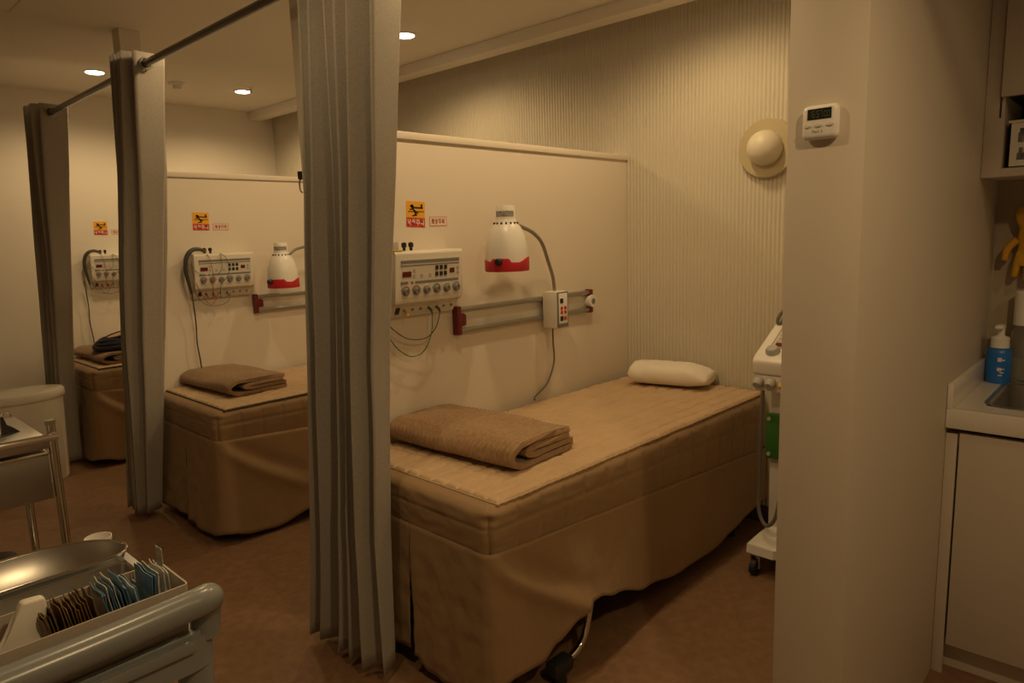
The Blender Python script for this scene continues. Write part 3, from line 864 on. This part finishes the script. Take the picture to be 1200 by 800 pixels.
m = MB(); m.box(2.735-BX, 2.766-BX, 1.045-BY, 1.150-BY, .495, .685, .004); gb = m.build('accessory_box', M['green'], t, label='green box on the mast')
for z in (.515, .665):
    m = MB(); m.cyl(L_(2.737, 1.135, z), L_(2.730, 1.135, z), .008); m.build('screw', M['lgrey'], gb)
m = MB()
m.prism([(2.660,1.190),(2.655,1.075),(2.75,.96),(2.95,.96),(2.96,1.19),(2.80,1.195)], lambda a, b: (a-BX, b-BY, .093), lambda a, b: (a-BX+(.008 if a < 2.7 else 0), b-BY, .128))
m.prism([(2.69,1.172),(2.69,1.075),(2.94,1.0),(2.94,1.172)], lambda a, b: (a-BX, b-BY, .128), lambda a, b: (lerp(a, 2.82, .35)-BX, lerp(b, 1.1, .45)-BY, .19))
m.build('base', M['white'], t, ang=25)
for (cx, cy) in ((2.685,1.158),(2.92,1.158),(2.74,1.0),(2.92,1.0)):
    m = MB(); m.cyl(L_(cx-.012, cy+.010, .034), L_(cx-.012, cy-.014, .034), .034, n=24); w = m.build('caster', M['rubber'], t)
    m = MB(); m.box(cx-.02-BX, cx+.03-BX, cy-.026-BY, cy-.015-BY, .03, .094, .002); m.box(cx-.02-BX, cx+.03-BX, cy+.011-BY, cy+.016-BY, .04, .094, .002); m.box(cx-.02-BX, cx+.03-BX, cy-.026-BY, cy+.016-BY, .084, .094, .002); m.build('fork', M['steel'], w)
m = MB(); m.tube([L_(2.735, 1.165, .80), L_(2.735, 1.17, .60), L_(2.735, 1.172, .40), L_(2.72, 1.165, .27), L_(2.70, 1.125, .215), L_(2.70, 1.085, .26), L_(2.72, 1.07, .40), L_(2.74, 1.06, .55), L_(2.76, 1.05, .70)], .008, n=10, sub=8)
m.build('hose', M['wgrey'], t)
m = MB(); m.tube([L_(2.86, 1.155, 1.035), L_(2.855, 1.16, 1.06), L_(2.87, 1.14, 1.10), L_(2.90, 1.09, 1.125), L_(2.91, 1.02, 1.09), L_(2.9, 1.0, 1.04)], .007, n=10, sub=8); m.build('cable', M['wgrey'], t)
m = MB(); m.tube([L_(2.855, 1.15, 1.04), L_(2.86, 1.13, 1.075), L_(2.87, 1.09, 1.09), L_(2.89, 1.05, 1.06), L_(2.9, 1.04, 1.04)], .006, n=10, sub=8); m.build('cable', M['wgrey'], t)

# ------------------------------------------------------------------ timer on the wall end
t = thing('digital_timer', (1.5101, .531, 1.620), 'small white digital timer stuck on the wall end', 'timer')
TW, TH, TD = .071, .068, .022
m = MB(); m.box(-TD, 0, -TW/2, TW/2, 0, TH, .0105, 4); m.build('case', M['white'], t)
def tp(u, v, d): return Vector((-TD-d, TW/2-u, v))
def tplate(name, u0, u1, v0, v1, d0, d1, mt):
    q = MB(); q.prism([(u0,v0),(u1,v0),(u1,v1),(u0,v1)], lambda a, b: tp(a, b, d0), lambda a, b: tp(a, b, d1)); return q.build(name, mt, t, smooth=False)
dsp = tplate('display', .012, .059, .039, .060, -.0005, .0008, M['display'])
SEG = {'a':((.1,1),(.9,1)),'b':((1,.95),(1,.55)),'c':((1,.45),(1,.05)),'d':((.1,0),(.9,0)),'e':((0,.45),(0,.05)),'f':((0,.95),(0,.55)),'g':((.1,.5),(.9,.5))}
DIG = {'1':'bc','6':'acdefg','5':'acdfg','7':'abc','0':'abcdef'}
q = MB()
for k, ch in enumerate('165700'):
    w, h = .0042, .012; ox = .0155+.0068*k+(.001 if k > 1 else 0)+(.001 if k > 3 else 0)
    if k > 3: h = .010
    for s in DIG[ch]:
        (a, b) = SEG[s]
        stroke_mesh(q, [[a, b]], lambda u, v, d, ox=ox, w=w, h=h: tp(ox+u*w, .0435+v*h, d), .16, .0008, .0012)
q.build('digits', M['seg'], dsp, smooth=False)
for k in range(3):
    q = MB(); u = .006+.0225*k
    q.prism([(u+.003*(1-math.cos(a))*0+.0065+.0065*math.cos(a), .0275+.003*math.sin(a)) for a in [2*PI*g/16 for g in range(16)]], lambda a, b: tp(a, b, -.0005), lambda a, b: tp(a, b, .003))
    q.build('button', M['offwhite'], t)
def text_part(name, body, size, mt, parent, place):
    cu = bpy.data.curves.new(name, 'FONT'); cu.body = body; cu.size = size; cu.resolution_u = 3
    to = bpy.data.objects.new(name, cu); COL.objects.link(to)
    dg = bpy.context.evaluated_depsgraph_get()
    me = bpy.data.meshes.new_from_object(to.evaluated_get(dg))
    bpy.data.objects.remove(to)
    for v in me.vertices: v.co = place(v.co.x, v.co.y)
    me.materials.clear(); me.materials.append(mt)
    o = bpy.data.objects.new(name, me); COL.objects.link(o); o.parent = parent
    return o
text_part('lettering', 'Panl 3', .0085, M['pgrey'], t, lambda a, b: tp(.022+a, .0125+b, .0004))

# ------------------------------------------------------------------ pantry
CY = .449
XF = 2.40
t = thing('base_cabinet', (XF+.02, CY, 0), 'pale base cabinet under the pantry worktop', 'cabinet')
m = MB(); m.box(.02, .58, -.02, 0, .10, .80); m.box(.02, .58, -1.6, -1.58, .10, .80); m.box(.56, .58, -1.58, -.02, .10, .80); m.box(.02, .56, -1.58, -.02, .10, .12); m.box(.06, .08, -1.6, 0, 0, .10); m.box(.02, .04, -1.58, -.02, .76, .80); m.build('carcass', M['cab'], t, smooth=False)
m = MB(); m.box(.0, .0195, -.030, 0, .0, .80, .001); m.build('filler_strip', M['cab'], t)
for k in range(2):
    m = MB(); m.box(-.0, .019, -.036-.60*(k+1)+.003, -.036-.60*k, .105, .805, .0015); m.build('door', M['cab'], t)
t = thing('worktop', (XF, CY, .80), 'white worktop with raised edge along the pantry wall', 'worktop')
m = MB()
sx0, sx1, sy0, sy1 = .11, .53, -.72, -.085     # sink opening in local coords
for (a, b, c, d) in ((.03, sx0, -1.6, 0), (sx1, .62, -1.6, 0), (sx0, sx1, sy1, 0), (sx0, sx1, -1.6, sy0)): m.box(a, b, c, d, .028, .08)
m.box(0, .03, -1.6, 0, .0205, .0805, .003)
m.build('slab', M['top'], t)
m = MB(); m.box(.0, .62, -.016, 0, .08, .158, .003); m.box(.604, .62, -1.6, -.016, .08, .158, .002); m.build('upstand', M['top'], t)
t = thing('sink', (XF, CY, .62), 'steel sink set into the pantry worktop', 'sink')
m = MB()
def rrect(x0, x1, y0, y1, r, n=6):
    P = []
    for (cx, cy, a0) in ((x1-r, y1-r, 0), (x0+r, y1-r, PI/2), (x0+r, y0+r, PI), (x1-r, y0+r, 1.5*PI)):
        for k in range(n+1):
            a = a0+PI/2*k/n; P.append((cx+r*math.cos(a), cy+r*math.sin(a)))
    return P
rings = []
for (ins, z, r) in ((-.012,.262,.06),(0,.2625,.05),(.006,.255,.05),(.012,.11,.05),(.04,.09,.05)):
    rings.append([m.bm.verts.new((x, y, z)) for x, y in rrect(sx0+ins, sx1-ins, sy0+ins, sy1-ins, r)])
for a, b in zip(rings, rings[1:]):
    for k in range(len(a)): m.bm.faces.new((a[k], a[(k+1)%len(a)], b[(k+1)%len(a)], b[k]))
m.bm.faces.new(rings[-1])
m.build('basin', M['steel'], t, normals=False)
m = MB(); m.cyl((.32, -.30, .0905), (.32, -.30, .12), .05, .055, n=24); m.build('drain_strainer', M['black'], t)
# upper cabinet
XU = 2.68
t = thing('wall_cabinet', (XU, CY, 1.578), 'pale wall cabinet with open lower shelf above the pantry worktop', 'cabinet')
m = MB(); m.box(0, .34, -.052, 0, 0, .97, .001); m.box(0, .34, -1.3, -.052, 0, .026, .001); m.build('carcass', M['cab'], t)
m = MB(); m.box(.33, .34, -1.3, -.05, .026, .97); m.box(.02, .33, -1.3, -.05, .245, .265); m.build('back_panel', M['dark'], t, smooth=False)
m = MB(); m.box(-.02, -.001, -.6, -.0565+.014, .240, .975, .0015); m.build('door', M['cab'], t)
m = MB(); m.box(-.002, .02, -.0435, -.039, .18, .97); m.build('door_gap', M['dark'], t, smooth=False)
t = thing('perforated_basket', (XU+.12, CY-.19, 1.605), 'white perforated basket on the wall cabinet shelf', 'basket')
bx0, bx1, by0, by1, bh = -.10, .14, -.16, .125, .135
m = MB()
T = .004
# front face (towards -x) built from bars so that the openings are real
def hole_face(m, y0, y1, x, z0, z1):
    rows = [z0, z0+.022, z0+.044, z0+.060, z0+.075, z0+.092, z0+.105, z0+.118, z1]
    m.box(x, x+T, y0, y1, rows[0], rows[1]); m.box(x, x+T, y0, y1, rows[3], rows[4]); m.box(x, x+T, y0, y1, rows[7], rows[8])
    n = 5; w = (y1-y0)/n
    for k in range(n):
        a = y0+k*w
        for (za, zb) in ((rows[1], rows[2]), (rows[2], rows[3]), (rows[4], rows[5]), (rows[5], rows[6]), (rows[6], rows[7])):
            g = .012 if za in (rows[2], rows[6]) else .020
            m.box(x, x+T, a, a+w/2-g/2-.004, za, zb); m.box(x, x+T, a+w/2+g/2-.004, a+w, za, zb)
hole_face(m, by0, by1, bx0, 0, bh)
m.box(bx1-T, bx1, by0, by1, 0, bh); m.box(bx0, bx1, by1-T, by1, 0, bh); m.box(bx0, bx1, by0, by0+T, 0, bh); m.box(bx0, bx1, by0, by1, 0, T)
m.build('basket_wall', M['white'], t, smooth=False)
m = MB(); m.box(bx0-.005, bx0+.006, by0-.004, by1+.004, bh, bh+.008, .002); m.box(bx1-.006, bx1+.005, by0-.004, by1+.004, bh, bh+.008, .002)
m.box(bx0, bx1, by1-.006, by1+.004, bh, bh+.008, .002); m.box(bx0, bx1, by0-.004, by0+.006, bh, bh+.008, .002); m.build('rim', M['white'], t)
# soap bottle
t = thing('soap_bottle', (2.90, .394, .8805), 'blue pump soap bottle with white top on the worktop', 'bottle')
m = MB(); m.lathe([(.0005,0),(.036,0),(.038,.004),(.038,.105),(.034,.118),(.026,.124),(.0005,.124)], n=32, sx=.85, cap=False); bt = m.build('body', M['blue'], t)
m = MB(); m.lathe([(.028,.124),(.028,.158),(.024,.162),(.012,.166),(.011,.190),(.0135,.192),(.0135,.200),(.0005,.2)], n=28, cap=False); m.build('pump_collar', M['white'], t)
m = MB(); m.box(-.045, .012, -.013, .013, .192, .205, .005); m.build('pump_head', M['white'], t)
m = MB()
for (u, z, w, h) in ((-.35,.078,.012,.014),(-.1,.082,.010,.004),(-.35,.045,.013,.012),(-.1,.05,.014,.004),(-.15,.038,.010,.004),(-.25,.028,.018,.004)):
    a0 = PI*1.12+u
    for k in range(3):
        aa = a0+k*.11
        m.grid(lambda i, j, aa=aa: (.0386*.85*math.cos(aa+i*.09), .0386*math.sin(aa+i*.09), z+j*h), 2, 2)
m.build('print', M['inkwhite'], bt, smooth=False, normals=False)
# clear bottle with white cap
t = thing('clear_bottle', (2.952, .330, .8805), 'clear plastic bottle with tall white cap behind the sink', 'bottle')
m = MB(); m.lathe([(.0005,0),(.042,0),(.045,.006),(.045,.13),(.040,.175),(.030,.205),(.0295,.205),(.038,.172),(.0425,.13),(.0425,.008),(.0005,.004)], n=32, cap=False); m.build('body', M['clear'], t)
m = MB(); m.lathe([(.036,.20),(.038,.202),(.038,.315),(.034,.32),(.0005,.32)], n=32, cap=False); m.build('cap', M['white'], t)
# yellow gloves hanging
t = thing('rubber_gloves', (2.955, .325, 1.285), 'yellow rubber gloves hanging over the pantry worktop', 'gloves')
for k, dx in enumerate((0, .03)):
    m = MB()
    def fg(i, j):
        v = i/23; a = 2*PI*j/20
        w = .055*(1-.25*math.sin(v*PI*1.3))+.012*nz(v*4, k); d = .014
        z = .20*(1-v)
        return (dx+d*math.sin(a)+.008*nz(v*6, a*.5, k), w*math.cos(a)+.012*math.sin(v*5+k), z)
    V = m.grid(fg, 24, 20)
    for i in range(23): m.bm.faces.new((V[i][19], V[i+1][19], V[i+1][0], V[i][0]))
    m.bm.faces.new(V[0]); m.bm.faces.new(V[23])
    for q in range(4):
        y = -.042+.028*q
        m.tube([(dx, y, .03), (dx+.004, y*1.15, -.01), (dx+.006, y*1.25, -.055+abs(q-1.5)*.012)], .0125, n=10, sub=3, rs=[.013,.0125,.009])
    m.tube([(dx, .05, .09), (dx-.006, .075, .06), (dx-.008, .082, .02)], .013, n=10, sub=3, rs=[.014,.013,.009])
    m.build('glove', M['ycloth'], t, ang=70)
m = MB(); m.tube([(.02, -.03, .17), (.02, -.03, .21), (.03, -.03, .215), (.0645, -.03, .215)], .003, n=8); m.build('hanging_hook', M['chrome'], t)

# ------------------------------------------------------------------ bin
t = thing('waste_bin', (.95, 5.12, 0), 'white oval waste bin with lid below the far curtain', 'bin')
MB().lathe([(.0005,0),(.215,0),(.222,.008),(.240,.545),(.0005,.545)], n=56, sy=.72, cap=False).build('body', M['bin'], t)
MB().lathe([(.249,.535),(.252,.545),(.252,.572),(.244,.585),(.12,.596),(.0005,.598)], n=56, sy=.72, cap=False).build('lid', M['bin'], t)

# ------------------------------------------------------------------ steel cart at the left
CX, CYY = .20, 2.90
t = thing('steel_cart', (CX, CYY, 0), 'stainless steel instrument cart with drawer at the left edge', 'cart')
cx1, cx0, cy0, cy1 = .568-CX, -.12-CX, 2.64-CYY, 3.12-CYY
for (x, y, ztop) in ((cx1, cy0, .895), (cx0, cy0, .895), (cx1, cy1, .80), (cx0, cy1, .80)):
    m = MB(); m.cyl((x, y, .085), (x, y, ztop-.012), .0135, n=20); lg = m.build('post', M['chrome'], t)
    m = MB(); m.cyl((x, y, ztop-.014), (x, y, ztop), .0155, n=20); m.build('post_cap', M['steel'], lg)
    m = MB(); m.cyl((x-.012, y, .035), (x+.012, y, .035), .035, n=20); m.box(x-.018, x+.018, y-.012, y+.012, .06, .09, .003); m.build('caster', M['rubber'], lg)
m = MB(); m.tube([(cx0, cy0-.022, .842), (cx1+.012, cy0-.022, .842)], .0125, n=16); m.build('front_rail', M['chrome'], t)
m = MB(); m.box(cx0+.01, cx1-.005, cy0, cy1, .818, .830, .002); m.box(cx0+.01, cx1-.005, cy0-.006, cy0+.002, .803, .836, .001); m.build('top_shelf', M['steel'], t)
m = MB(); m.box(cx0+.02, cx1-.018, cy0-.004, cy1-.03, .632, .792, .003); dr = m.build('drawer', M['steeld'], t)
m = MB(); m.box(cx0+.02, cx1-.018, cy0-.012, cy0-.003, .782, .793, .002); m.build('drawer_lip', M['chrome'], dr)
m = MB(); m.box(cx0+.01, cx1-.005, cy0, cy1, .285, .297, .002); m.box(cx0+.01, cx1-.005, cy0-.004, cy0+.003, .285, .32, .001); m.box(cx1-.009, cx1-.004, cy0, cy1, .285, .32, .001); m.build('lower_shelf', M['steel'], t)
t = thing('storage_basket', (.38, 2.86, .831), 'white plastic basket standing on top of the steel cart', 'basket')
m = MB()
for (a, b, c, d) in ((-.10,.076,-.06,-.057),(-.10,.076,.097,.10),(-.10,-.097,-.06,.1),(.073,.076,-.06,.1)): m.box(a, b, c, d, 0, .105)
m.box(-.1, .076, -.06, .1, 0, .004); m.build('basket_wall', M['white'], t, smooth=False)
m = MB()
for (a, b, c, d) in ((-.105,.081,-.065,-.056),(-.105,.081,.096,.105),(-.105,-.096,-.065,.105),(.072,.081,-.065,.105)): m.box(a, b, c, d, .103, .110, .002)
m.build('rim', M['white'], t)
t = thing('clip_stand', (.492, 2.86, .8305), 'small dark clip stand beside the white basket on the steel cart', 'clip stand')
m = MB(); m.prism([(-.02,0),(.03,0),(.012,.018),(-.004,.03),(-.012,.06),(-.02,.06)], lambda a, b: (a, -.012, b), lambda a, b: (a, .012, b)); m.build('stand', M['black'], t)
m = MB(); m.tube([(-.014, 0, .058), (-.006, 0, .072), (.008, 0, .07), (.012, 0, .056)], .004, n=8, sub=4); m.build('clip', M['chrome'], t)
t = thing('round_canister', (.395, 2.81, .2975), 'dark round canister on the lower shelf of the steel cart', 'canister')
m = MB(); m.lathe([(.0005,0),(.062,0),(.065,.005),(.065,.10),(.06,.108),(.0005,.108)], n=32, cap=False); m.build('body', M['pgrey'], t)
m = MB(); m.lathe([(.066,.10),(.067,.112),(.06,.122),(.0005,.124)], n=32, cap=False); m.build('lid', M['black'], t)

# ------------------------------------------------------------------ plastic trolley in the foreground
t = thing('utility_trolley', (.05, 1.40, 0), 'grey plastic utility trolley with thick handle in the foreground', 'trolley')
OX, OY = .05, 1.40
m = MB()
P = rrect(-.40-OX, .452-OX, 1.142-OY, 1.70-OY, .05)
m.prism(P, lambda a, b: (a, b, .735), lambda a, b: (a, b, .790))
m.build('top_shelf', M['trolley'], t, ang=50)
m = MB()
q = MB(); q.box(-.40-OX, .405-OX, 1.130-OY, 1.1418-OY, .776, .797, .003); q.build('shelf_lip', M['trolley'], t)
m = MB(); P2 = rrect(-.395-OX, .447-OX, 1.147-OY, 1.695-OY, .045); P3 = rrect(-.38-OX, .432-OX, 1.162-OY, 1.68-OY, .035)
A_ = [m.bm.verts.new((x, y, .790)) for x, y in P2]; B_ = [m.bm.verts.new((x, y, .800)) for x, y in P2]; C_ = [m.bm.verts.new((x, y, .800)) for x, y in P3]; D_ = [m.bm.verts.new((x, y, .790)) for x, y in P3]
for a, b in ((A_, B_), (B_, C_), (C_, D_)):
    for k in range(len(a)): m.bm.faces.new((a[k], a[(k+1)%len(a)], b[(k+1)%len(a)], b[k]))
m.build('shelf_rim', M['trolley'], t)
m = MB(); m.tube([(-.40-OX, 1.128-OY, .852), (.0-OX, 1.126-OY, .856), (.25-OX, 1.126-OY, .858), (.365-OX, 1.127-OY, .861), (.412-OX, 1.128-OY, .862), (.434-OX, 1.137-OY, .859), (.441-OX, 1.153-OY, .846), (.440-OX, 1.166-OY, .822), (.437-OX, 1.172-OY, .780)], .0243, n=20, sub=6)
m.build('handle', M['trolley'], t)
for (x, y) in ((.418, 1.182), (.418, 1.655), (-.36, 1.182), (-.36, 1.655)):
    m = MB(); m.cyl((x-OX, y-OY, .08), (x-OX, y-OY, .736), .029, n=24); lg = m.build('post', M['trolley'], t)
    m = MB(); m.cyl((x-.012-OX, y-OY, .036), (x+.012-OX, y-OY, .036), .036, n=20); m.box(x-.016-OX, x+.016-OX, y-.012-OY, y+.012-OY, .06, .085, .003); m.build('caster', M['rubber'], lg)
m = MB(); m.prism(rrect(-.40-OX, .452-OX, 1.142-OY, 1.70-OY, .05), lambda a, b: (a, b, .22), lambda a, b: (a, b, .27)); m.build('lower_shelf', M['trolley'], t, ang=50)

# organiser box
SZ = .7905
t = thing('organizer_box', (.17, 1.228, SZ), 'long beige plastic box of packets on the foreground trolley', 'box')
ox0, ox1, oy0, oy1, oh = -.05-.17, .416-.17, 1.163-1.228, 1.290-1.228, .093
m = MB()
def shell(m, x0, x1, y0, y1, z0, z1, r, th, taper=.006):
    rg = []
    for (ins, z) in ((taper, z0), (0, z1), (th, z1), (taper+th, z0+th)):
        rg.append([m.bm.verts.new((x, y, z)) for x, y in rrect(x0+ins, x1-ins, y0+ins, y1-ins, max(.003, r-ins))])
    for a, b in zip(rg, rg[1:]):
        for k in range(len(a)): m.bm.faces.new((a[k], a[(k+1)%len(a)], b[(k+1)%len(a)], b[k]))
    m.bm.faces.new(rg[0][::-1]); m.bm.faces.new(rg[-1])
shell(m, ox0, ox1, oy0, oy1, 0, oh, .008, .003)
m.build('box_wall', M['boxp'], t, ang=50)
for xx in (.129, .194):
    m = MB(); m.box(xx, xx+.002, oy0+.010, oy1-.010, .003, .082); m.build('divider', M['boxp'], t, smooth=False)
def packet(x, y, z, w, h, th, lean, mt, label, group, rz=0):
    m = MB()
    N = 7
    def f(i, j, s):
        u, v = i/(N-1), j/(N-1)
        puff = math.sin(PI*u)*math.sin(PI*v)
        cr = .0012*math.sin(u*30+x*90) if v > .8 else 0
        return (s*(th*.15+th*.5*puff)+cr+.003*nz(u*3+x*50, v*3, s*0), (u-.5)*w, v*h)
    for s in (-1, 1): m.grid(lambda i, j: f(i, j, s), N, N)
    # close the seams
    bm = m.bm; vs = bm.verts[:] ; n2 = N*N
    bm.verts.ensure_lookup_table()
    idx = [(i, 0) for i in range(N)] + [(N-1, j) for j in range(1, N)] + [(i, N-1) for i in range(N-2, -1, -1)] + [(0, j) for j in range(N-2, 0, -1)]
    for k in range(len(idx)):
        a, b = idx[k], idx[(k+1)%len(idx)]
        bm.faces.new((vs[a[0]*N+a[1]], vs[b[0]*N+b[1]], vs[n2+b[0]*N+b[1]], vs[n2+a[0]*N+a[1]]))
    o = m.build('sachet', mt, base=(0,0,0), ang=60)
    o.location = (x, y, z); o.rotation_euler = (0, lean, rz)
    return tag(o, label, 'packet', group)
pz = SZ+.0045
for k in range(16):
    packet(0.2230+.0046*k, 1.213+random.uniform(-.004,.004), pz, .060, .112+random.uniform(-.008,.008), .0046, -.14+random.uniform(-.03,.03), M['amber'],
           'thin amber brown sachet standing in the packed row beside the white handset', 'amber sachets in the organizer box')
for k in range(14):
    packet(0.3040+.0041*k, 1.228+random.uniform(-.006,.006), pz, .070, .110+random.uniform(-.010,.008), .0038, -.12+random.uniform(-.05,.04), M['bluep'] if k % 3 else M['palep'],
           'thin blue and white sachet standing in the middle row of the box', 'blue and white sachets in the organizer box')
for k in range(2):
    packet(0.3635+.0045*k, 1.226, pz, .080, .112, .003, .03, M['bluep'], 'wide blue sachet standing upright right of the middle row', 'upright blue sachets')
for k in range(5):
    packet(0.3765+.0045*k, 1.235+random.uniform(-.004,.004), pz, .075, .104+random.uniform(-.006,.006), .004, .02+random.uniform(-.03,.03), M['palep'], 'pale sachet standing near the right end of the box', 'pale sachets at the box end')
packet(.4025, 1.258, pz, .03, .128, .0025, .03, M['palep'], 'tallest pale sachet sticking up at the right end of the box', None)
# handheld device standing in the box
t = thing('handset', (.165, 1.205, SZ+.004), 'off-white plastic handset leaning in the beige box', 'handset')
OUT = [(.045,.152),(.074,.150),(.078,.145),(.078,.128),(.067,.085),(.052,.045),(.03,.012),(-.02,.0),(-.075,.0),(-.08,.02),(-.075,.055),(-.03,.062),(.0,.075),(.015,.095),(.03,.13),(.040,.150)]
OUT = [(a*.85-.008, b*.88) for a, b in OUT]
m = MB(); m.prism(OUT, lambda a, b: (a, -.012+.10*b, b), lambda a, b: (a, .006+.10*b, b))
bmesh.ops.bevel(m.bm, geom=m.bm.edges[:], offset=.004, segments=3, profile=.5, affect='EDGES')
m.build('shell', M['offwhite'], t, ang=40)
m = MB()
for k in range(3): m.box(.006+.003*k, .036+.003*k, -.0105+.0012*k, -.0085+.0012*k, .058+.007*k, .0595+.007*k)
m.build('grip_lines', M['lgrey'], t, smooth=False)
# steel tray and kidney dish
t = thing('instrument_tray', (.17, 1.362, SZ), 'rectangular stainless tray between the beige box and the kidney dish', 'tray')
m = MB(); shell(m, -.24, .225, -.062, .062, 0, .058, .02, .0015, .008); m.build('pan', M['steel'], t, ang=50)
m = MB(); PR = rrect(-.242, .227, -.064, .064, .021); m.tube([(x, y, .058) for x, y in PR]+[(PR[0][0], PR[0][1], .058)], .003, n=8); m.build('rolled_rim', M['chrome'], t)
t = thing('kidney_dish', (.250, 1.525, SZ), 'stainless kidney dish lying at the back of the foreground trolley', 'dish')
def bean(sc, z, n=64):
    out = []
    for k in range(n):
        a = 2*PI*k/n
        x = .172*math.copysign(abs(math.cos(a))**.72, math.cos(a)); y = .078*math.copysign(abs(math.sin(a))**.85, math.sin(a))
        x, y = x*(1-sc/.172), y*(1-sc/.078)
        y += .035*(1-(x/.172)**2) - .02
        out.append((x, y, z))
    return out
m = MB(); rg = [[m.bm.verts.new(p) for p in bean(s, z)] for s, z in ((.022,0),(.014,.006),(0,.058),(.0015,.059),(.016,.008),(.024,.003))]
for a, b in zip(rg, rg[1:]):
    for k in range(64): m.bm.faces.new((a[k], a[(k+1)%64], b[(k+1)%64], b[k]))
m.bm.faces.new(rg[0][::-1]); m.bm.faces.new(rg[-1])
m.build('dish_body', M['steel'], t, ang=60)
pp = bean(-.001, .0585); MB().tube(pp+[pp[0]], .0032, n=8).build('rolled_rim', M['chrome'], t)
t = thing('small_cup', (.405, 1.615, SZ), 'small white cup behind the kidney dish tip', 'cup')
m = MB(); m.lathe([(.0005,0),(.022,0),(.026,.050),(.0245,.050),(.021,.002),(.0005,.002)], n=28, cap=False); m.build('cup_wall', M['white'], t)

# ------------------------------------------------------------------ lights
def spot(x, y, power, parent=None, size=math.radians(164), blend=.55):
    ld = bpy.data.lights.new('downlight', 'SPOT'); ld.energy = power; ld.color = (1.0, .685, .33)
    ld.spot_size = size; ld.spot_blend = blend; ld.shadow_soft_size = .045
    o = bpy.data.objects.new('downlight_beam', ld); COL.objects.link(o)
    o.location = (x, y, CZ-.06)
    return o
PW = 18
for x, y, k in LIGHTS: spot(x, y, PW*k)
w = bpy.data.worlds.new('world'); S.world = w; w.use_nodes = True
w.node_tree.nodes['Background'].inputs[0].default_value = (.02, .012, .006, 1)
w.node_tree.nodes['Background'].inputs[1].default_value = 1
vs = S.view_settings
vs.view_transform = 'Standard'; vs.look = 'None'; vs.exposure = 0; vs.gamma = 1; vs.use_curve_mapping = False
